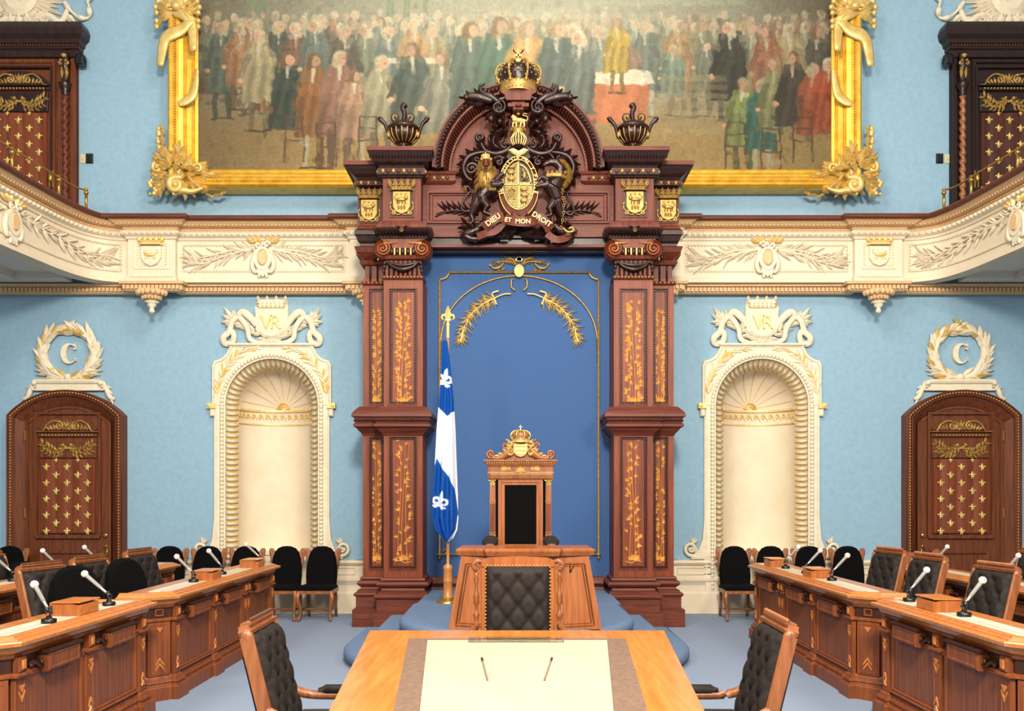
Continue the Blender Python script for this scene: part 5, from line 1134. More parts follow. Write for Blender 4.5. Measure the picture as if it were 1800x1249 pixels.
b.sweep([(960, -42), (970, -46), (982, -44), (992, -34)], [(0, -328), (3, -327), (3, -322), (0, -321)], 0)
for i in range(5): b.leaf(962+7*i, -322, PI/2+.2-.15*i, 7, 5, 2, 0, -44)
for i in range(12):
    t = i/11; x = 984+5*sin(t*3); z = -340-70*t; b.lathe([(1.9, -.6), (2.5, 0), (1.9, .6), (1.3, 0), (1.9, -.6)], 8, 0, L=RT(x, -32, z, 0, 1, PI/2 if i % 2 else 0, 0 if i % 2 else PI/2) @ Matrix.Diagonal((1, 1.5, 1, 1)))
b.crv([(988, -411), (996, -418), (1006, -416), (1003, -410), (998, -413)], 2, 0, -34, 6); b.leaf(992, -422, .4, 14, 7, 5, 0, -30)
b.build('unicorn_collar_and_chain', 'oldgold', ca)
# base foliage and motto ribbon
b = MB(TA)
for i in range(80):
    t = R_.uniform(-1, 1); x = 910+t*88; z = -408-7*(1-abs(t))+R_.uniform(-8, 8); b.leaf(x, z, (PI if t < 0 else 0)+R_.uniform(-.9, .9), R_.uniform(13, 22), 7, 6, 0, -16-8*R_.random())
for d in (-1, 1):
    b.crv([(911+d*60, -398), (911+d*74, -412), (911+d*92, -418), (911+d*80, -426), (911+d*60, -424)], [6, 8, 6, 3], 0, -20, 7); b.ball((911+d*52, -24, -414), (9, 8, 7), 0, 8, 6); b.scroll(911+d*95, -414, 6, 1.2, 0, d, 3, 0, -18)
b.ball((910, -22, -392), (20, 8, 7), 0, 10, 6); b.box(820, 1000, -8, 0, -420, -404, 0)
b.build('carved_foliage', 'dark', ca)
b = MB(TA)
def ribbon(pts, h, m=0):
    P = cat(pts, 7); vs = []; fs = []
    for i, p in enumerate(P):
        q = P[min(i+1, len(P)-1)]; o = P[max(i-1, 0)]; d = Vector((q[0]-o[0], q[1]-o[1])).normalized(); nx, nz = -d.y*h/2, d.x*h/2
        for yy in (p[2], p[2]+2.5): vs += [(p[0]-nx, yy, p[1]-nz), (p[0]+nx, yy, p[1]+nz)]
    for i in range(len(P)-1): a = i*4; c = a+4; fs += [(a, a+1, c+1, c), (a+2, a+3, c+3, c+2), (a, c, c+2, a+2), (a+1, c+1, c+3, a+3)]
    b.add(vs, fs, m)
ribbon([(888, -397, -38), (905, -402, -44), (925, -403, -44), (940, -398, -38)], 17)
ribbon([(852, -412, -34), (862, -404, -40), (874, -396, -42), (886, -393, -38)], 17); ribbon([(938, -393, -38), (948, -396, -42), (958, -404, -40), (966, -414, -34)], 17)
ribbon([(840, -424, -28), (856, -420, -34), (872, -416, -34), (884, -404, -34)], 12); ribbon([(960, -420, -32), (974, -430, -34), (990, -428, -30), (1002, -418, -24)], 12)
b.build('motto_ribbon', 'rosewood', ca)
def txt(t, x, z, rot, size, y): text_mesh(t, size, .5, TA @ Matrix.Translation((x, y, z)) @ Matrix.Rotation(-rot, 4, 'Y'), 'motto_word', 'palegilt', ca, stroke=.01*size)
txt('DIEU', 868, -400.5, .62, 13, -43.5); txt('ET', 893.5, -401, -.12, 10.5, -45.5); txt('MON', 919, -404, 0, 11, -46.5); txt('DROIT', 951, -399.5, -.58, 12.5, -43.5)
# ================================================================ BLUE PANEL BEHIND THE THRONE
bp_ = thing('backdrop_panel', 'royal blue cloth panel with gilt border and palm branches behind the throne', 'wall panel', (0, YB, .45))
b = MB(F(YB, 0, 0)); b.pb(715, 1110, 436, 1014, 0, 20, 0); b.build('cloth_panel', 'velvet', bp_)
b = MB(F(YB, 0, 0)); b.U(700, 1120, 3, [(0, 1012), (3, 1014), (6, 1018), (8, 1024), (5, 1028), (3, 1031), (4, 1034), (9, 1037), (10, 1044), (7, 1047), (6, 1048), (6, 1066)], 0); b.build('wood_base', 'rosewoodh', bp_)
TP = F(YB, 0, 0); b = MB(TP); y = -2.2
L_, R__, tp, bt = 773, 1052, -479, -974
cl = [(L_, bt), (L_, -491)]+[(L_+0+16-16*cos(a)*1, -479-12*cos(PI/2-a)*0-12*(1-sin(a))*1) for a in []]
ql = [(L_, -491.5)]+[(L_+16*sin(PI/2*i/6), -491.5+12*(1-cos(PI/2*i/6))) for i in range(1, 7)]
def bars(P, r=1.7):
    b.tube([(x, y, z) for x, z in P], r, 6, 0)
bars([(L_, bt-4), (L_, -491.5)], 2); bars([(R__, bt-4), (R__, -491.5)], 2); bars([(L_+16, tp), (R__-16, tp)], 2); bars(ql, 2); bars([(L_+R__-x, z) for x, z in ql], 2)
bars([(L_-4, bt), (R__+4, bt)], 2.2)
bars([(912.5-137*cos(PI*i/40), -600+115*sin(PI*i/40)) for i in range(41)], 1.5)
bars([(912.5-137, -600), (774, -640)], 1.4); bars([(912.5+137, -600), (1051, -640)], 1.4)
for d, xx in ((-1, L_), (1, R__)):
    b.ball((xx, y, bt), 3.4, 0); b.ball((xx, y, bt-6), 2.4, 0); b.scroll(xx-d*8, bt+6, 5, 1, -PI/2, -d, 1.6, 0, y)
b.build('gilt_border', 'oldgold', bp_)
b = MB(TP); m0 = 912.5
b.prism([(m0+7.5*cos(2*PI*i/16), -478+10*sin(2*PI*i/16)) for i in range(16)], -8, 0, 0, b=2); b.ringstrip([(m0+8.5*cos(2*PI*i/16), -478+11*sin(2*PI*i/16)) for i in range(16)], [(m0+6*cos(2*PI*i/16), -478+8*sin(2*PI*i/16)) for i in range(16)], -9.5, 0, 0, closed=True)
for d in (-1, 1):
    for pts, n in (([(4, -466), (14, -461), (28, -460), (42, -462)], 7), ([(5, -466), (12, -456), (20, -455)], 4)): P = [(m0+d*x, z) for x, z in pts]; b.crv(P, 1, 0, -3, 5); wreathleaves(b, P, n, 9, 3, 2, 0, -2, .5)
    b.crv([(m0+d*52, -465), (m0+d*44, -472), (m0+d*34, -470), (m0+d*27, -463)], [1, 2.4, 2.6, 1.2], 0, -3, 6); b.scroll(m0+d*51, -466, 2.6, 1, 0, d, 1, 0, -3); b.scroll(m0+d*28, -474, 3, 1, 0, -d, 1, 0, -3); b.leaf(m0+d*36, -472, -PI/2, 8, 6, 3, 0, -2)
    b.crv([(m0+d*8-d*0+d*2, -491), (m0+d*13, -492), (m0+d*14, -500), (m0+d*13, -506), (m0+d*7, -511)], [1, 1.8, 1.4, 1.8], 0, -3, 5)
b.prism([(m0-8, -457), (m0, -451), (m0+8, -457), (m0+5, -460), (m0-5, -460)], -4, 0, 0, b=.8); b.ball((m0, -3, -447), 1.5, 0); b.box(m0-4, m0+4, -4, 0, -459, -453, 0)
b.build('gilt_cartouche', 'oldgold', bp_)
for d in (-1, 1):
    b = MB(TP); pts = [(m0+d*x, -z) for x, z in ((14, 517), (28, 518), (48, 527), (68, 538), (86, 556), (98, 580), (103, 600))]; b.crv(pts, [1.7, 1.2, .6], 0, -3, 5); R_ = random.Random(5)
    P = cat(pts, 8)
    for i in range(14, len(P)-1, 4):
        a = math.atan2(P[i+1][1]-P[i][1], P[i+1][0]-P[i][0]); t = i/len(P)
        for e in (-1.15, -.75, -.4, 0, .4, .75, 1.15): b.leaf(P[i][0], P[i][1], a+e+R_.uniform(-.12, .12), R_.uniform(17, 26)*(1.2-.5*t), 2.3, 2, 0, -2.5)
    for i in range(999, 0):
        a = math.atan2(P[i+1][1]-P[i][1], P[i+1][0]-P[i][0]); t = i/len(P)
        for s_ in (-1, 1):
            for e in (.3, .95):
                b.leaf(P[i][0], P[i][1], a+s_*(e+R_.uniform(-.2, .25)), R_.uniform(15, 27)*(1.25-.5*t), 2.7, 2.4, 0, -2.5)
    for s_ in (-1, 1):
        b.crv([(m0+d*44, -524), (m0+d*(44+3*s_), -524+s_*8), (m0+d*(38-2*s_), -524+s_*12)], [1.4, 2.2], 0, -3.5, 5)
    b.crv([(m0+d*98, -578), (m0+d*100, -590), (m0+d*104, -602)], [1.6, 2.4], 0, -3, 5)
    b.build('palm_branch', 'palegilt', bp_)
# ================================================================ DAIS, FLAG, THRONE, SPEAKER'S DESK
def step(w, yc, ry, yback, z0, z1):
    n = 28; o = [(w*cos(PI+PI*i/n), yc+ry*sin(PI+PI*i/n)) for i in range(n+1)]; pol = [(-w, yback)]+o+[(w, yback)]; r = (z1-z0)/2; b = MB()
    pa = [(p[0], p[1]) for p in pol]
    b.sweep(pa, [(-.12, z0), (-.05, z0+.01), (-.02, z0+.03), (0, z0+r*.9), (-.005, z1-.035), (-.03, z1-.01), (-.06, z1)], 0, sm=True)
    q = []; P = [Vector(p) for p in pa]
    for i in range(len(P)):
        a = (P[i]-P[i-1]) if i else P[1]-P[0]; c = (P[i+1]-P[i]) if i < len(P)-1 else P[-1]-P[-2]; a.normalize(); c.normalize(); m = Vector((a.y, -a.x))+Vector((c.y, -c.x)); m = m/max(m.length_squared, .2)*2; v = P[i]-m*.058; q.append((v.x, v.y))
    b.add([(x, y, z1) for x, y in q], [tuple(range(len(q)))], 0); return b
da = thing('dais', 'three rounded steps in slate blue carpet under the throne', 'dais', (0, 9, 0))
step(1.81, 9.05, 1.6, 10.05, 0, .15).build('lower_step', 'dais', da); step(1.50, 9.1, 1.4, 10.0, .15, .30).build('middle_step', 'dais', da)
b = step(1.22, 8.95, 1.25, 9.9, .30, .45); b.box(-1.15, 1.2, 9.85, 11.36, 0, .448, 0); b.build('upper_step', 'dais', da)
b = MB(); b.box(-1.17, 1.22, 9.8, 10.6, 0, .15, 0); b.build('step_core', 'dais', da)
# flag
fx, fy = -.80, 9.95; kf = fy/FPX
fl = thing('flag_stand', 'wooden flag stand with brass lily finial carrying a blue and white flag', 'flag', (fx, fy, .45))
b = MB(RT(fx, fy, .45)); b.lathe([(.13, 0), (.135, .012), (.11, .03), (.07, .045), (.062, .06), (0, .06)], 24, 0); b.build('foot', 'brass', fl)
b = MB(RT(fx, fy, .45)); b.lathe([(.055, .05), (.058, .1), (.052, .11), (.054, .24), (.058, .25), (.054, .26), (.052, .38), (.058, .40), (.05, .43), (.02, .45), (.017, .46)], 22, 0); b.build('socket', 'flagpole', fl)
b = MB(RT(fx, fy, .45)); b.tube([(0, 0, .4), (0, 0, 3.12)], [.017, .015], 10, 0); b.build('pole', 'flagpole', fl)
b = MB(RT(fx, fy, .45)); b.lathe([(.018, 3.08), (.02, 3.22), (.026, 3.24), (.014, 3.26), (.012, 3.29), (0, 3.3)], 12, 0); b.leaf(0, 3.26, PI/2, .2, .075, .02, 0); b.leaf(0, 3.26, PI/2, .2, .075, -.02, 0)
for d in (-1, 1): b.tube(cat([(0, 0, 3.29), (d*.03, 0, 3.34), (d*.062, 0, 3.345), (d*.07, 0, 3.31), (d*.05, 0, 3.295)], 4), [.01, .018, .014, .008], 7, 0)
b.box(-.035, .035, -.012, .012, 3.285, 3.3, 0); b.build('finial', 'palegilt', fl)
# cloth hanging in folds: rows follow the photographed outline
rows = [(600, 778, 787), (625, 777, 790), (655, 776, 793), (700, 773, 798), (760, 769, 801), (820, 766, 803), (870, 763, 805), (910, 762, 806), (930, 768, 804), (945, 778, 797), (951, 786, 790)]
H_, W_ = 520, 90; arr = np.zeros((H_, W_, 3)); Pz = np.zeros((H_, W_, 3)); blue, wh = np.array(lin('0c4da0')), np.array(lin('e9edf5'))
def lily(px, py, cx, cy, s, rot=.25):
    x, y = (px-cx)/s, (py-cy)/s; x, y = x*cos(rot)+y*sin(rot), -x*sin(rot)+y*cos(rot)
    if abs(x) < .20*(1-((y+.25)/.72)**2)**1 and -.97 < y < .45: return True
    for d in (-1, 1):
        X = d*x
        r = math.hypot(X-.36, y+.02)
        if .13 < r < .34 and not (y > .02 and X < .38): return True
        if .05 < X < .62 and .28 < y-.0 and y < .55 and abs(y-.36-.25*X) < .10: return True
        if abs(X-.08-.5*(y-.1)) < .09 and .1 < y < .62: return True
    return abs(y-.2) < .09 and abs(x) < .36
for j in range(H_):
    py = 600+351*j/(H_-1); xl = np.interp(py, [r[0] for r in rows], [r[1] for r in rows]); xr = np.interp(py, [r[0] for r in rows], [r[2] for r in rows])
    for i in range(W_):
        u = i/(W_-1); px = xl+(xr-xl)*u; w = (xr-xl)*kf
        dep = -.03-.20*w*(1-math.cos(2*PI*u*2.5+py*.004))-.04*sin(PI*u)
        Pz[j, i] = ((px-VX)*kf, fy+dep, EYE+(VY-py)*kf)
        b1 = 731-26*abs((px-785)/12) if px < 785 else 731-1.6*(px-785); top = py < (np.interp(px, [769, 787, 801], [714, 732, 722])); bot = py > np.interp(px, [763, 769, 778, 790, 800, 806], [830, 806, 822, 838, 858, 900])
        c = blue if (top or bot) else wh
        if py < 618 and px > 780 and False: c = wh
        if lily(px, py, 782, 668, 21) and top: c = wh
        if lily(px, py, 775, 881, 20) and bot: c = wh
        if py > 905 and px > np.interp(py, [905, 930, 951], [805.2, 801.5, 788]): c = wh
        arr[j, i] = c
colour_grid('flag_cloth', arr, Pz, 'flag', fl)
# throne
yt = 9.35; kt = yt/FPX; TT_ = F(yt, 915, 0)
th = thing('throne_chair', 'tall wooden throne with black back panel, fluted columns and crowned carved crest', 'chair', ((915-VX)*kt, yt, .45))
b = MB(TT_)
b.frame(-39, 39, -964, -842, 5.5, -7, 3, 0, 1); b.frame(-34, 34, -962, -846, 6, -5, 0, 0, 1); b.box(-39, 39, 2, 6, -962, -842, 0); b.build('back_frame', 'spdesk', th)
b = MB(TT_); b.box(-27, 27, -4, 3, -1010, -848, 0, b=2); b.build('back_panel', 'black', th)
for d in (-1, 1):
    b = MB(TT_ @ Matrix.Translation((d*49, 0, 0))); b.box(-6, 6, -6, 6, -945, -939, 0, b=1); b.box(-5, 5, -5, 5, -939, -852, 0); b.box(-9, 9, -9, 8, -1060, -944, 0)
    for q in range(4): b.tube([(-3.5+2.3*q, -5.2, -935), (-3.5+2.3*q, -5.2, -885)], .8, 5, 1)
    b.box(-5.6, 5.6, -5.6, 5.6, -882, -879, 0); b.box(-5.6, 5.6, -5.6, 5.6, -937, -934, 0); b.build('column', ['chairw', 'rosewood'], th)
    b = MB(TT_ @ Matrix.Translation((d*49, 0, 0))); b.lathe([(4.6, -853), (6, -850), (5, -846), (7, -842), (7.5, -840)], 12, 0); b.scroll(-5, -843, 2.6, 1.2, 0, -1, 1, 0, -6); b.scroll(5, -843, 2.6, 1.2, 0, 1, 1, 0, -6); b.leaf(0, -852, PI/2, 9, 4, 2, 0, -6); b.build('gilt_capital', 'palegilt', th)
    b = MB(TT_); b.box(*sorted((d*39.5, d*44)), -3, 3, -955, -842, 0); b.build('side_filler', 'black', th)
    # arm with black pad
    b = MB(TT_); b.box(*sorted((d*40, d*64)), -70, 4, -966, -957, 0, b=1); b.ball((d*52, -66, -960), (12, 8, 9), 0, 12, 7); b.box(*sorted((d*43, d*61)), -62, 0, -1060, -966, 0); b.build('arm', 'chairw', th)
    b = MB(TT_); b.prism([(d*52+13*cos(2*PI*i/16), -949+9*sin(2*PI*i/16)*(1 if sin(2*PI*i/16) > 0 else .9)) for i in range(16)], -66, -4, 0, b=3); b.build('arm_pad', 'leather', th)
b = MB(TT_); b.box(-56, 56, -78, 4, -1045, -1000, 0); b.box(-58, 58, -82, 4, -1070, -1045, 0); b.build('seat', 'chairw', th)
b = MB(TT_); b.box(-38, 38, -80, -4, -1000, -985, 0, b=3); b.build('seat_cushion', 'black', th)
b = MB(TT_); b.sweep([(-56, 6), (-56, -9), (56, -9), (56, 6)], [(0, -842), (1, -840), (2, -832), (1, -829), (1, -820), (3, -819), (5, -814), (8, -811), (8, -808), (0, -807)], 0); b.box(-56, 56, -8, 6, -842, -807, 0)
b.build('entablature', 'chairw', th)
b = MB(TT_)
b.beads((-60, -14, -813.5), (60, -14, -813.5), 30, 1.5, 0); b.beads((-54, -11, -834), (54, -11, -834), 34, 1.1, 0)
for d in (-1, 1):
    for q in range(3): b.leaf(d*34, -824+(q-1)*2, 0 if d < 0 else PI, 17-4*abs(q-1), 5, 2.5, 0, -10); b.leaf(d*17, -824+(q-1)*2, PI if d < 0 else 0, 6, 4, 2.5, 0, -10)
for i in range(7): b.leaf(0, -829, PI*(i)/6, 12, 3.4, 2.5, 0, -10)
b.build('gilt_frieze', 'palegilt', th)
b = MB(TT_)
for d in (-1, 1):
    b.crv([(d*16, -790), (d*28, -800), (d*40, -806), (d*50, -803)], [8, 7, 5], 0, -4, 7); b.scroll(d*52, -798, 7.5, 1.5, -PI/2, d, 2.6, 0, -7); b.scroll(d*27, -783, 6, 1.3, 0, d, 2.2, 0, -6); b.ball((d*25, -7, -774), 3, 0)
    b.prism([(0, -807), (d*52, -807), (d*44, -801), (d*24, -793), (d*20, -780), (0, -775)][::d], -4, 2, 0)
b.build('carved_crest', 'chairw', th)
b = MB(TT_); b.prism([(-13, -778), (13, -778), (13, -793), (8, -801), (0, -804), (-8, -801), (-13, -793)], -10, 0, 0, b=2)
for z in (-784, -791, -798): b.box(-11+abs(z+784)*.25, 11-abs(z+784)*.25, -12, -9, z-1, z+1, 0)
for x in (-7, 0, 7): fleur(b, x, -781, 5, 0, -10)
for d in (-1, 1):
    wreathleaves(b, [(d*15, -800), (d*20, -790), (d*18, -778)], 5, 9, 5, 3, 0, -8, .7)
    for x, z, a in ((30, -800, .4), (36, -802, .1), (24, -796, .8), (26, -803, 0)): b.leaf(d*x, z, a if d > 0 else PI-a, 11, 5, 3, 0, -8)
b.build('gilt_arms', 'palegilt', th)
b = MB(TT_); crown(b, 0, -778, 36, 31, 0, 1, -4, 8); b.build('crown', ['palegilt', 'chairw'], th)
# speaker's desk
yd = 8.0; kd = yd/FPX; TD = F(yd, 923, 0)
sd = thing('speaker_desk', 'splayed amber oak desk with panelled front below the throne', 'desk', ((923-VX)*kd, yd, .45))
zf = -(870+(EYE-.45)/kd)
b = MB(TD)
for sx in (1, -1):
    pass
zt = -975
def trap(z, e=0): t = (z-zt)/(zf-zt); return 112+e+22*t
vs = [(-trap(zt), 0, zt), (trap(zt), 0, zt), (trap(zf), -8, zf), (-trap(zf), -8, zf), (-trap(zt)+10, 90, zt), (trap(zt)-10, 90, zt), (trap(zf)-8, 90, zf), (-trap(zf)+8, 90, zf)]
b.add(vs, [(0, 1, 2, 3), (4, 5, 6, 7), (0, 4, 7, 3), (1, 5, 6, 2), (0, 1, 5, 4), (3, 2, 6, 7)], 0); b.build('body', 'spdesk', sd)
b = MB(TD); b.sweep([(-114, 92), (-116, 0), (-70, -6), (-66, -16), (58, -16), (62, -6), (116, 0), (114, 92)], [(-4, -977), (1, -976), (3, -972), (5, -968), (5, -965), (2, -963), (-60, -963)], 0)
b.add([(-112, 88, -963.2), (-112, 0, -963.2), (-66, -10, -963.2), (58, -10, -963.2), (112, 0, -963.2), (112, 88, -963.2)], [(0, 1, 2, 3, 4, 5)], 0); b.build('desk_top', 'spdesk', sd)
for d in (-1, 1):
    b = MB(TD)
    def fq(x, z): t = (z-zt)/(zf-zt); return (x, -8*t-.4, z)
    zz = [(-988, 62, 100), (-1098, 62, 118)]
    P_ = [(d*64, -990), (d*104, -990), (d*121, -1097), (d*64, -1100)]
    for i in range(4):
        a, c = P_[i], P_[(i+1) % 4]; b.tube([fq(*a), fq(*c)], 1.6, 5, 0)
    P_ = [(x*.99+ (d*1), z) for x, z in [(d*69, -994), (d*100, -994), (d*116, -1093), (d*69, -1095)]]
    for i in range(4):
        a, c = P_[i], P_[(i+1) % 4]; b.tube([fq(*a), fq(*c)], 1.0, 5, 0)
    b.build('raised_panel', 'spdesk', sd)
b = MB(TD)
b.tube([fq(79, -990), fq(79, -1006)], .9, 4, 0); b.tube([fq(79.5, -1005), fq(87, -991)], .9, 4, 0); b.ball(fq(79, -989), 1.2, 0); b.build('metal_mark', 'blackp', sd)
# ================================================================ FURNITURE
def tuft(b, x0, x1, z0, z1, th_, nx, nz, m=0, mb_=1, y=0, tilt=0, L=None, rnd=0):
    """buttoned upholstery facing -y, diamond pattern"""
    NX, NZ = 42, 48; vs = []; fs = []; w, h = x1-x0, z1-z0
    def pos(u, v):
        a, c = u*nx, v*nz; p, q = (a+c)/1.0, (a-c)/1.0
        f1, f2 = abs(cos(PI*(a+c)/2)), abs(cos(PI*(a-c)/2)); dimp = .5*min(f1, f2)**.6+.5*min(1, math.hypot(f1, f2))
        e = min(1, min(u, 1-u)*9)*min(1, min(v, 1-v)*12); e = math.sin(e*PI/2)**.6 if e > 0 else 0
        return e*(th_*.5+th_*.5*min(1, dimp*1.1))
    for j in range(NZ+1):
        for i in range(NX+1):
            u, v = i/NX, j/NZ; X, Z = x0+w*u, z0+h*v
            if rnd and v > .8: s_ = 1-rnd*((v-.8)/.2)**3; X = (x0+x1)/2+(X-(x0+x1)/2)*s_
            vs.append((X, y-pos(u, v), Z))
    for j in range(NZ):
        for i in range(NX): a = j*(NX+1)+i; fs.append((a, a+1, a+NX+2, a+NX+1))
    b.add(vs, fs, m, True, L)
    bt = []
    for c in range(1, nz):
        for a in range(1, nx):
            if (a+c) % 2: bt.append((x0+w*a/nx, z0+h*c/nz))
    return bt
def make_armchair(name, label, H=1.22, group=None):
    r = thing(name, label, 'chair', (0, 0, 0), 0, group); f = H/1.22; W2 = .27
    tilt = RT(0, .19, .47*f, 0, 1, -.24)   # back leans away
    b = MB(); b.lathe([(.05, .09), (.045, .16), (.06, .2), (.035, .24), (.035, .34*f), (.12, .38*f)], 16, 0)
    for i in range(4): a = PI/4+i*PI/2; b.tube(cat([(0, 0, .14), (.16*cos(a), .16*sin(a), .13), (.31*cos(a), .31*sin(a), .05)], 5), [.035, .03, .022], 8, 0, fy=.8); b.ball((.31*cos(a), .31*sin(a), .028), .028, 0)
    b.build('pedestal_base', 'chairw', r)
    b = MB(); b.box(-W2, W2, -.25, .26, .38*f, .42*f, 0); b.build('seat_frame', 'chairw', r)
    b = MB(); b.box(-W2+.01, W2-.01, -.26, .24, .42*f, .455*f, 0); b.prism([(-W2+.01, -.255), (W2-.01, -.255), (W2-.03, .24), (-W2+.03, .24)], .50*f, .45*f, 0, ax='z', b=.035); b.build('seat', 'leather', r)
    bh = .665*f
    b = MB(tilt)
    for d in (-1, 1): b.box(*sorted((d*(W2-.03), d*W2)), -.035, .035, -.1, bh, 0, b=.008); b.ball((d*(W2-.017), 0, bh-.005), (.02, .038, .045), 0, 8, 6)
    b.box(-W2+.04, W2-.04, 0, .03, -.02, bh, 0); b.build('back_frame', 'chairw', r)
    b = MB(tilt); b.sweep([(-W2+.02, .04), (-W2+.02, -.03), (W2-.02, -.03), (W2-.02, .04)], [(0, bh+.01), (0, bh+.02), (.006, bh+.024), (.006, bh+.032), (-.012, bh+.04), (-.016, bh+.06)], 0)
    b.box(-W2+.035, W2-.035, -.018, .03, bh+.005, bh+.055, 0); b.tube([(-W2+.05, -.02, bh+.075), (W2-.05, -.02, bh+.075)], .013, 8, 0); b.box(-W2+.045, W2-.045, -.03, .03, bh+.055, bh+.07, 0); b.build('top_rail', 'chairw', r)
    b = MB(tilt); bt = tuft(b, -W2+.028, W2-.028, 0, bh+.012, .075, 6, 6, y=.0); b.build('tufted_back', 'leather', r)
    b = MB(tilt)
    for x, z in bt: b.ball((x, -.038, z), (.009, .007, .009), 0, 7, 4)
    b.build('button', 'leather', r)
    b = MB(tilt); b.box(-W2+.05, W2-.05, .03, .06, .03, bh-.1, 0, b=.01); b.build('rear_pad', 'leather', r)
    for d in (-1, 1):
        b = MB(); b.tube(cat([(d*(W2-.01), .22, .665*f), (d*(W2+.015), .12, .622*f), (d*(W2+.02), -.02, .612*f), (d*(W2+.02), -.2, .615*f), (d*(W2+.01), -.245, .57*f), (d*(W2-.0), -.2, .50*f), (d*(W2-.01), -.16, .40*f)], 5), [.03, .026, .026, .026, .028, .026, .024], 8, 0)
        b.build('arm', 'chairw', r)
        b = MB(); b.tube([(d*(W2+.02), .06, .640*f), (d*(W2+.02), .02, .652*f), (d*(W2+.02), -.18, .652*f), (d*(W2+.02), -.22, .637*f)], [.02, .03, .03, .02], 10, 0); b.build('arm_pad', 'leather', r)
    return r
def make_sidechair(name, label, covered=True):
    r = thing(name, label, 'chair'); tilt = RT(0, .2, .45, 0, 1, -.14)
    for d in (-1, 1):
        b = MB(); b.tube(cat([(d*.21, -.2, .40), (d*.235, -.23, .32), (d*.205, -.205, .18), (d*.20, -.2, .08), (d*.215, -.24, .03)], 5), [.032, .036, .024, .016, .022], 8, 0); b.ball((d*.216, -.24, .022), (.024, .034, .02), 0); b.build('front_leg', 'chairw', r)
        b = MB(); b.tube([(d*.19, .2, .42), (d*.19, .22, .2), (d*.19, .26, .0)], [.022, .02, .018], 6, 0); b.build('rear_leg', 'chairw', r)
    b = MB(); b.box(-.23, .23, -.22, .21, .365, .42, 0, b=.006); b.tube([(-.2, -.2, .14), (-.2, .22, .14)], .012, 6, 0); b.tube([(.2, -.2, .14), (.2, .22, .14)], .012, 6, 0); b.tube([(-.2, 0, .14), (.2, 0, .14)], .012, 6, 0); b.build('seat_rail', 'chairw', r)
    b = MB(); b.prism([(-.235, -.235), (.235, -.235), (.215, .2), (-.215, .2)], .475, .42, 0, ax='z', b=.03); b.box(-.225, .225, -.22, .2, .41, .44, 0); b.build('seat', 'black', r)
    b = MB(tilt)
    for d in (-1, 1):
        b.tube(cat([(d*.185, 0, -.05), (d*.19, 0, .2), (d*.215, 0, .38), (d*.225, 0, .47)], 4), [.018, .018, .022, .03], 7, 0)
        b.prism([(d*x, z) for x, z in ((.17, .30), (.215, .34), (.25, .42), (.255, .49), (.235, .515), (.20, .51), (.17, .47), (.165, .40))], -.015, .015, 0, b=.006); b.scroll(d*.222, .475, .022, 1.1, 0, d, .006, 0, -.014)
    b.prism([(-.18, .30), (.18, .30), (.18, .46), (.10, .475), (0, .485), (-.10, .475), (-.18, .46)], -.012, .012, 0, b=.005); b.prism([(-.18, .28), (0, .25), (.18, .28), (.18, .31), (-.18, .31)], -.012, .012, 0); b.box(-.19, .19, -.012, .012, -.01, .04, 0)
    b.build('back_frame', 'chairw', r)
    if covered:
        b = MB(tilt); o = [(-.205, .0), (-.2, -.03), (.2, -.03), (.205, .0), (.215, .12), (.21, .26), (.19, .38), (.165, .455), (.12, .51), (.06, .535), (0, .54), (-.06, .535), (-.12, .51), (-.165, .455), (-.19, .38), (-.21, .26), (-.215, .12)]
        b.prism(o, -.085, -.012, 0, b=.04); b.build('cushion_cover', 'black', r)
    return r
# ---- clerks' table
TAB = [(-1.003, 5.82), (1.009, 5.82), (.765, 3.2), (-.765, 3.2)]
t = thing('clerks_table', 'large honey maple table with inset leather and cream sheets in the foreground', 'table', (0, 4.5, 0)); zt_ = .78
b = MB(); b.prism([(p[0], p[1]) for p in TAB], zt_, zt_-.045, 0, ax='z', b=.008); b.build('table_top', 'honey', t)
b = MB(); b.prism([(p[0]*.93, 4.5+(p[1]-4.5)*.95) for p in TAB], zt_-.045, zt_-.16, 0, ax='z'); b.build('apron', 'spdesk', t)
for x, y in TAB: b = MB(RT(x*.88, 4.5+(y-4.5)*.92, 0)); b.lathe([(.03, 0), (.045, .03), (.035, .06), (.05, .3), (.055, .5), (.04, .56), (.06, .6), (.06, .66)], 14, 0); b.build('leg', 'spdesk', t)
def tq(px, py): k_ = (EYE-zt_)/(py-VY); return ((px-VX)*k_, k_*FPX)
def low(z, quad, name, m, parent, t_=.003):
    w = MB(); w.prism(quad, z+t_, z, 0, ax='z'); return w.build(name, m, parent)
q1 = [tq(718, 1122), tq(1100, 1122), (.531, 3.3), (-.493, 3.3)]
b = MB(); b.prism(q1, zt_+.002, zt_-.002, 0, ax='z')
bl = b.build('leather_inlay', 'blotter', t)
sh = MB(); sh.prism([tq(751.5, 1126.5), tq(1067, 1126.5), (.387, 3.35), (-.387, 3.35)], zt_+.008, zt_+.0021, 0, ax='z'); so = tag(sh.build('desk_blotter', 'sheet'), 'large cream sheet lying on the table between taupe leather bands', 'sheet')
b = MB()
for y0, y1 in ((5.02, 5.04), (4.28, 4.30)):
    for d in (-1, 1): b.box(*sorted((d*.43, d*.55)), y0, y1-.015, zt_+.002, zt_+.0026, 0)
b.build('leather_seam', 'blotter', bl)
g = thing('acrylic_stand', 'thin clear acrylic stand at the far edge of the cream sheet', 'stand', (0, 5.5, zt_+.008))
b = MB(); b.box(-.30, .295, 5.28, 5.50, zt_+.0115, zt_+.0125, 0); b.build('base_plate', 'glass', g)
b = MB()
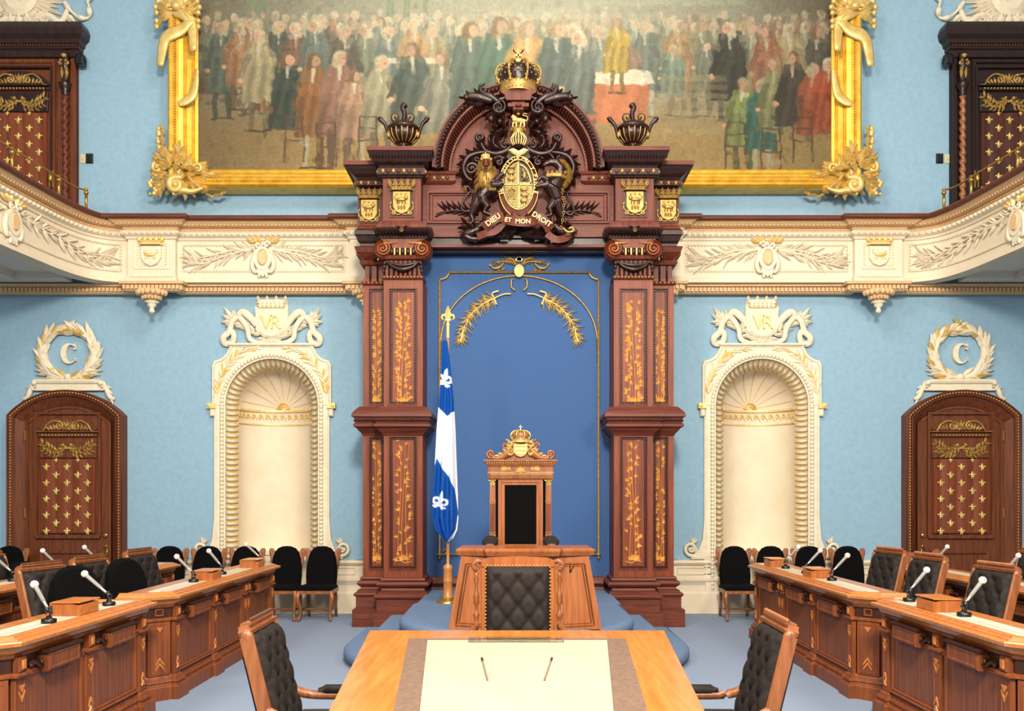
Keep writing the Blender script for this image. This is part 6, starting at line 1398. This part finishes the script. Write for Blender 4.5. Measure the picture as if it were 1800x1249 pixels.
for (x0, y0), (x1, y1) in ((( -.30, 5.28), (.295, 5.28)), ((-.30, 5.28), (-.30, 5.50)), ((.295, 5.28), (.295, 5.50))): b.tube([(x0, y0, zt_+.013), (x1, y1, zt_+.013)], .0006, 4, 0)
b.build('plate_edge', 'brass', g)
for px0, px1, s_ in ((847, 857, 'left'), (970, 957, 'right')):
    a, c = tq(px0, 1160), tq(px1, 1199); b = MB(); b.tube([(a[0], a[1], zt_+.013), (c[0], c[1], zt_+.013)], [.0045, .0045], 8, 0); b.tube([(a[0], a[1], zt_+.013), (a[0]+(c[0]-a[0])*.16, a[1]+(c[1]-a[1])*.16, zt_+.013)], .0062, 8, 1)
    tag(b.build('pen', ['blotter', 'blackp']), f'slim dark pen lying on the cream sheet, {s_} one of two', 'pen')
# ---- clerk's chair seen from the front above the table
cl_ = thing('clerk_chair', 'wide buttoned charcoal chair with brass nails and turned spindles behind the table', 'chair', (.01, 6.45, 0))
T = RT(.01, 6.35, 0); b = MB(T)
for d in (-1, 1): b.box(*sorted((d*.235, d*.275)), -.02, .04, .45, 1.2, 0, b=.008)
b.box(-.25, .25, .0, .05, .45, 1.2, 0); b.prism([(-.275, 1.17), (.275, 1.17), (.27, 1.215), (.22, 1.235), (0, 1.245), (-.22, 1.235), (-.27, 1.215)], -.03, .05, 0, b=.01); b.build('back_frame', 'spdesk', cl_)
b = MB(T); bt = tuft(b, -.235, .235, .48, 1.175, .06, 6, 7, y=-.02); b.build('tufted_back', 'leather', cl_)
b = MB(T)
for x, z in bt: b.ball((x, -.052, z), (.010, .008, .010), 0, 7, 4)
b.build('button', 'leather', cl_)
b = MB(T); b.rectbeads(-.238, .238, .48, 1.18, .027, .0058, 0, -.032); b.build('nail_heads', 'palegilt', cl_)
for d in (-1, 1):
    b = MB(T @ RT(d*.31, .01, 0)); b.lathe([(.018, .45), (.012, .5), (.022, .56), (.014, .6), (.016, .7), (.022, .72), (.012, .74), (.02, .79), (.026, .81), (.012, .83), (.012, .88), (.024, .9), (.02, .92), (.024, .94), (.018, .97), (.012, .99), (.012, 1.04), (.02, 1.07), (.012, 1.1), (.02, 1.12)], 12, 0); b.build('turned_spindle', 'chairw', cl_)
    b = MB(T @ RT(d*.3, .0, 0)); b.crv([(-d*.04, 1.2), (d*.0, 1.21), (d*.03, 1.18), (d*.015, 1.13)], [.015, .022, .02, .014], 0, 0, 7); b.scroll(d*.01, 1.165, .024, 1.2, PI/2, d, .009, 0, -.02); b.build('scroll_ear', 'chairw', cl_)
    b = MB(T); b.tube(cat([(d*.31, .0, .74), (d*.33, -.15, .72), (d*.33, -.36, .71), (d*.32, -.40, .6), (d*.30, -.36, .45)], 5), [.022, .026, .026, .022], 8, 0); b.build('arm', 'chairw', cl_)
    for y in (-.4, .02): b = MB(T); b.tube([(d*.27, y, 0), (d*.27, y, .42)], [.018, .028], 8, 0); b.build('leg', 'chairw', cl_)
b = MB(T); b.box(-.29, .29, -.42, .04, .40, .46, 0); b.build('seat_frame', 'chairw', cl_); b = MB(T); b.prism([(-.28, -.43), (.28, -.43), (.27, .0), (-.27, .0)], .53, .46, 0, ax='z', b=.03); b.build('seat', 'leather', cl_)
# ---- armchairs
ac = make_armchair('tufted_armchair', 'charcoal buttoned armchair on the left side of the clerks\' table', 1.05)
moveto(ac, (-1.09, 4.72, 0), PI/2+.03)
dup(ac, (1.11, 4.72, 0), -PI/2-.03, 'charcoal buttoned armchair on the right side of the clerks\' table')
a2 = make_armchair('tufted_armchair', 'charcoal armchair with a loose black velvet cushion, nearest at the left desks', 1.2)
def at(o, loc, rz): moveto(o, loc, rz)
at(a2, (-3.74, 7.25, 0), PI/2-.22); a2.scale = (1, 1, .955)
dup(a2, (-3.74, 8.12, 0), PI/2-.12, 'charcoal armchair with black cushion, middle of the left front desks', (1, 1, .955))
dup(a2, (-3.72, 9.15, 0), PI/2-.12, 'charcoal buttoned armchair without cushion, farthest at the left front desks', (1, 1, .955))
dup(a2, (3.74, 7.22, 0), -PI/2+.14, 'charcoal buttoned armchair nearest at the right front desks')
dup(a2, (3.74, 8.4, 0), -PI/2+.14, 'charcoal buttoned armchair in the middle of the right front desks')
dup(a2, (3.76, 9.3, 0), -PI/2+.2, 'charcoal buttoned armchair farthest at the right front desks')
dup(a2, (-5.45, 9.3, 0), PI/2-.1, 'charcoal armchair behind the left rear desk', (1, 1, .92))
dup(a2, (5.38, 9.2, 0), -PI/2+.3, 'charcoal armchair behind the right rear desk at the photo edge')
def make_cushion(label):
    r = thing('cushion', label, 'cushion'); b = MB(); o = [(-.19, 0), (.19, 0), (.205, .15), (.20, .32), (.175, .44), (.12, .52), (.05, .555), (-.05, .555), (-.12, .52), (-.175, .44), (-.20, .32), (-.205, .15)]
    b.prism(o, -.11, 0, 0, b=.05); b.build('cushion_body', 'black', r); b = MB(); b.tube([(x, -.055, z) for x, z in o+o[:1]], .006, 5, 0); b.build('piping', 'black', r); return r
c1 = make_cushion('rounded black velvet cushion leaning in the nearest left armchair'); moveto(c1, (-3.72, 7.2, .545), 0); c1.rotation_euler = (-.16, 0, PI/2-.85)
c2 = dup(c1, (-3.68, 8.08, .545), PI/2-.2, 'rounded black velvet cushion leaning in the middle left armchair'); c2.rotation_euler = (-.2, 0, PI/2-.5)
c3 = dup(c1, (-5.36, 9.3, .5), PI/2-.3, 'black velvet cushion in the armchair behind the left rear desk', (1, 1, .85)); c3.rotation_euler = (-.2, 0, PI/2-.3)
# ---- covered side chairs along the wall
sc0 = make_sidechair('covered_chair', 'black covered chair against the back wall, nearest left of the throne canopy')
yw = 11.72; n_ = 0
for px, lab, rz in ((560, None, .0), (497, 'black covered chair against the back wall, second left of the throne canopy', .02), (425, 'black covered chair by the left niche behind the far desk console', .03), (357, 'black covered chair left of the left niche', .04), (288, 'black covered chair beside the left arched door', .06), (2, 'black covered chair at the far left edge of the photo', .1),
                    (1298, 'black covered chair against the back wall, nearest right of the throne canopy', .0), (1363, 'black covered chair in front of the right niche', -.02), (1432, 'black covered chair at the right foot of the right niche', -.03), (1500, 'black covered chair beside the farthest right armchair', -.04)):
    loc = ((px-VX)*yw/FPX, yw, 0)
    if lab is None: moveto(sc0, loc, rz)
    else: dup(sc0, loc, rz, lab)
oc = make_sidechair('carved_chair', 'bare carved wooden chair back standing at the right rear desk', False); moveto(oc, (5.0, 10.25, 0), .12, 1.08)
# ---- desks
def desk(name, label, L, ch0, chL, bays, parts_, x0, y0, rz, D=.36, H=.895, plain=False):
    r = thing(name, label, 'desk', (x0, y0, 0), rz); T = ROOT[r.name]; c = .15
    path = ([(0, D), (0, c), (c, 0)] if ch0 else [(0, D), (0, 0)])+([(L-c, 0), (L, c), (L, D)] if chL else [(L, 0), (L, D)])
    xa, xb = (c if ch0 else 0), (L-c if chL else L)
    b = MB(T); b.sweep(path, [(-.02, .0), (-.02, H-.02)], 0); b.prism(path, H-.03, H-.04, 0, ax='z'); b.box(.02, L-.02, D-.03, D-.01, .02, .55, 0); b.sweep(path, [(.003, .68), (.004, .76)], 1, cap=False); b.build('body', ['desk', 'deskd'], r)  # dark frieze strip: shadow below the top painted in as colour
    # layout of pilasters and panels
    seq = parts_.split(); nP = seq.count('P'); np_ = seq.count('B'); pw = .105; bw = (xb-xa-nP*pw)/np_; x = xa; pil = []; pan = []
    for s_ in seq:
        if s_ == 'P': pil.append((x, x+pw)); x += pw
        else: pan.append((x, x+bw)); x += bw
    def bp(path, o): return path
    jog = []
    pts = [path[0]]+([path[1]] if ch0 else [])
    fr = []
    for (a, e) in pil: fr += [(a, -.0), (a, -.03), (e, -.03), (e, -.0)]
    b = MB(T)
    full = ([(0, D), (0, c)] if ch0 else [(0, D)])+[(min(max(px, xa), xb), py) for px, py in fr]+([(L, c), (L, D)] if chL else [(L, D)])
    cl2 = [full[0]]
    for p in full[1:]:
        if (Vector(p)-Vector(cl2[-1])).length > .004: cl2.append(p)
    b.sweep(cl2, [(-.02, 0), (.055, 0), (.055, .105), (.05, .115), (.035, .12), (.03, .135), (.04, .145), (.035, .16), (.02, .165), (.015, .185), (0, .2), (-.02, .2)], 0); b.build('plinth', 'desk', r)
    b = MB(T); b.sweep(cl2, [(-.02, .645), (.012, .648), (.022, .655), (.022, .668), (.01, .675), (0, .68), (-.02, .68)], 0)
    b.sweep(path, [(0, .76), (.02, .765), (.03, .785), (0, .79)], 0); b.build('ledge', 'desk', r)
    b = MB(T); pr = [(-.05, .785), (.02, .785), (.035, .80), (.045, .825), (.055, .835), (.085, .84), (.088, .86), (.08, .867), (.055, .869), (.05, .88), (.03, .883), (.025, .893), (.015, H), (-.015, H), (-.02, H-.018)]
    b.sweep(path, pr, 0); b.build('top_moulding', 'desktop', r)
    b = MB(T); q = [(p[0], p[1]) for p in path]; b.prism([(.015, D)]+([(.015, c+.005), (c+.005, .012)] if ch0 else [(.015, .012)])+([(L-c-.005, .012), (L-.015, c+.005)] if chL else [(L-.015, .012)])+[(L-.015, D)], H-.012, H-.035, 0, ax='z'); b.build('worktop', 'desktop', r)
    if not plain:
        b = MB(T); n = max(1, round(L/1.0))
        e0 = .19 if ch0 else .03; e1 = L-(.19 if chL else .03)
        for i in range(1): b.prism([(e0, .03), (e1, .03), (e1, .095), (e0, .095)], H-.006, H-.012, 0, ax='z'); b.prism([(e0, .105), (e1, .105), (e1, .21), (e0, .21)], H-.006, H-.012, 0, ax='z')
        b.build('writing_pad', 'paper', r)
    for (a, e) in pil:
        b = MB(T); b.box(a, e, -.03, 0, .2, .645, 0, b=.004); m = (a+e)/2; b.frame(a+.015, e-.015, .215, .63, .005, -.034, -.03, 0, .003)
        for z, up in ((.60, -1), (.245, 1)):
            b.prism([(m-.03, z), (m+.03, z), (m, z+up*.045)], -.04, -.03, 1, b=.006); b.prism([(m-.03, z+up*.03), (m, z+up*.075), (m+.03, z+up*.03), (m+.03, z+up*.045), (m, z+up*.1), (m-.03, z+up*.045)], -.038, -.03, 1)
        b.box(m-.035, m+.035, -.045, 0, .68, .765, 0, b=.006); b.box(m-.02, m+.02, -.055, 0, .695, .75, 1, b=.006)
        b.build('pilaster', ['desk', 'desktop'], r)
    for (a, e) in pan:
        b = MB(T); m = (a+e)/2; b.box(a+.03, e-.03, -.004, 0, .24, .64, 0); b.frame(a+.02, e-.02, .215, .65, .012, -.018, 0, 0, .012)
        b.box(a+.02, e-.02, -.03, 0, .205, .225, 0, b=.006); b.box(a+.02, e-.02, -.022, 0, .228, .245, 0, b=.004)
        for x in (a+.012, e-.012):
            for i in range(26): b.ball((x, -.008, .225+.0158*i), (.009, .008, .0075), 0, 5, 3)
            b.ball((x, -.014, .215), (.014, .014, .014), 0); b.ball((x, -.014, .645), (.014, .014, .014), 0)
        pn = b.build('panel', 'desk', r)
        b = MB(T); w = (e-a)*.26     # projecting frieze drawer with knobs and side brackets
        b.box(m-w, m+w, -.075, 0, .635, .755, 0, b=.01); b.frame(m-w+.012, m+w-.012, .65, .745, .01, -.08, -.074, 0, .006); b.box(m-w-.02, m+w+.02, -.085, 0, .752, .768, 1)
        for d in (-1, 1):
            b.tube(cat([(m+d*(w+.10), -.01, .69), (m+d*(w+.07), -.03, .70), (m+d*(w+.03), -.035, .675), (m+d*(w+.01), -.03, .72)], 4), [.009, .013, .009], 6, 1); b.ball((m+d*(w+.03), -.045, .70), .014, 1, 7, 5); b.ball((m+d*(w+.10), -.02, .69), .016, 1, 7, 5); b.leaf(m+d*(w+.02), .70, 0 if d > 0 else PI, .1, .05, .03, 1, -.01); b.ball((m+d*w*.5, -.04, .625), (.014, .014, .013), 0, 7, 5)
        b.build('carved_bracket', ['desk', 'deskd'], pn)
    if ch0 or chL:
        for flag, (ax, ay), (bx, by) in ((ch0, (0, c), (c, 0)), (chL, (L-c, 0), (L, c))):
            if not flag: continue
            ang = math.atan2(by-ay, bx-ax); w = math.hypot(bx-ax, by-ay); b = MB(T @ RT(ax, ay, 0, ang))
            b.box(.012, w-.012, -.012, 0, .2, .645, 0, b=.003); m = w/2; b.frame(.03, w-.03, .22, .625, .006, -.016, -.01, 0, .003); b.frame(m-.035, m+.035, .695, .755, .01, -.014, 0, 0, .003)
            b.prism([(m-.03, .60), (m+.03, .60), (m, .555)], -.022, -.01, 1, b=.005)
            for z in (.24, .28): b.prism([(m-.035, z), (m, z+.05), (m+.035, z), (m+.035, z+.02), (m, z+.075), (m-.035, z+.02)], -.022, -.01, 1)
            b.build('corner_pilaster', ['desk', 'desktop'], r)
    return r
A_, Z_ = PI/2, -PI/2
desk('members_desk', 'carved oak members\' desk nearest on the left side', 1.86, True, False, 2, 'P B P B P', -2.90, 4.74, A_)
desk('members_desk', 'carved oak members\' desk with cut corner, second on the left side', 3.06, True, False, 3, 'P B P B P P B P', -2.90, 7.02, A_)
desk('members_desk', 'carved oak members\' desk nearest on the right side', 1.86, False, True, 2, 'P B P B P', 2.86, 6.6, Z_)
desk('members_desk', 'carved oak members\' desk with cut corner, second on the right side', 3.10, False, True, 3, 'P B P P B P B P', 2.86, 10.14, Z_)
desk('members_desk', 'rear oak desk behind the left armchairs', 4.6, False, False, 3, 'P B P B P B P', -4.60, 5.0, A_)
desk('members_desk', 'rear oak desk behind the right armchairs', 4.6, False, False, 3, 'P B P B P B P', 4.48, 9.9, Z_)
sm_ = desk('side_desk', 'small oak side table with papers near the left arched door', .5, False, False, 1, 'P B P', -4.15, 9.75, A_)
# ---- consoles and microphones
def make_console(label):
    r = thing('desk_console', label, 'console'); b = MB(); b.prism([(-.10, 0), (.10, 0), (.10, .075), (.02, .095), (-.10, .095)], -.13, .13, 0, L=RT(0, 0, 0, -PI/2)); b.build('console_box', 'spdesk', r)
    b = MB(); b.box(-.14, .14, -.11, .08, .092, .102, 0, b=.003); b.box(-.125, .125, -.104, -.098, .01, .08, 0); b.build('lid', 'desktop', r); return r
c0 = make_console('oak speaker console on the nearest left desk'); moveto(c0, (-3.03, 5.85, .885), PI/2)
for x, y, rz, lab in ((-2.99, 8.22, A_, 'oak speaker console in the middle of the second left desk'), (-2.98, 9.62, A_, 'oak speaker console at the far end of the second left desk'), (2.99, 6.03, Z_, 'oak speaker console on the nearest right desk'), (2.96, 9.72, Z_, 'oak speaker console at the far end of the second right desk'), (2.97, 8.42, Z_, 'oak speaker console in the middle of the second right desk'), (-4.7, 8.3, A_, 'oak speaker console on the left rear desk')):
    dup(c0, (x, y, .885), rz, lab)
def make_mic(label):
    r = thing('microphone', label, 'microphone'); b = MB(); b.lathe([(.042, 0), (.046, .012), (.045, .03), (.02, .035), (.015, .05), (0, .05)], 16, 0); b.build('base', 'blackp', r)
    b = MB(); b.tube([(0, 0, .04), (-.025, 0, .075), (.01, 0, .10), (-.01, 0, .07)], .007, 6, 0); b.tube([(0, -.02, .06), (.01, -.02, .11)], .006, 6, 0); b.tube([(.0, .02, .06), (.01, .02, .11)], .006, 6, 0); b.build('pivot', 'blackp', r)
    b = MB(); b.tube([(0, 0, .085), (.045, 0, .125), (.06, 0, .14)], [.008, .009, .011], 8, 0); b.tube([(.06, 0, .14), (.15, 0, .225)], [.0125, .0145], 10, 0); b.build('stem', 'silver', r)
    b = MB(); b.ball((.165, 0, .24), (.026, .026, .026), 0, 12, 8); b.build('foam_head', 'foam', r); return r
m0_ = make_mic('silver microphone nearest the camera on the left desk'); moveto(m0_, (-2.97, 5.42, .885), PI-.55)
for x, y, rz, lab, tl in ((-3.0, 6.28, PI+.2, 'silver microphone behind the console on the nearest left desk', 1), (-3.02, 7.98, PI-.1, 'silver microphone before the middle console on the second left desk', 1), (-3.02, 8.75, PI-.35, 'silver microphone beyond the middle console on the second left desk', 1), (-3.0, 10.0, PI+.1, 'silver microphone at the far end of the second left desk', 1),
                       (3.0, 5.72, .35, 'silver microphone nearest the camera on the right desk', 1), (3.0, 6.52, .3, 'silver microphone behind the console on the nearest right desk', 1), (3.0, 8.12, .2, 'silver microphone before the middle console on the second right desk', 1), (3.0, 8.85, .2, 'silver microphone beyond the middle console on the second right desk', 1), (2.98, 9.45, .3, 'silver microphone next to the far console of the second right desk', 1),
                       (-4.75, 8.05, PI+.1, 'silver microphone on the left rear desk, nearest one', 1), (-4.75, 8.85, PI, 'silver microphone on the left rear desk seen behind the armchairs', 1), (-4.62, 9.45, PI, 'silver microphone at the far end of the left rear desk', 1), (4.62, 8.1, .2, 'silver microphone on the right rear desk, nearest one', 1), (4.65, 9.5, .2, 'silver microphone at the far end of the right rear desk', 1)):
    dup(m0_, (x, y, .885), rz, lab)

for x, y, lab in ((3.0, 6.66, 'small white card on the nearest right desk behind the microphone'), (3.0, 5.5, 'small white card on the nearest right desk before the first microphone'), (-3.02, 6.45, 'small white card on the nearest left desk behind the microphone'), (3.0, 8.62, 'small white card in the middle of the second right desk')):
    b = MB(); b.prism([(x+.05*cos(2*PI*i/14), y+.06*sin(2*PI*i/14)) for i in range(14)], .8935, .8895, 0, ax='z'); tag(b.build('paper_card', 'paper'), lab, 'card')
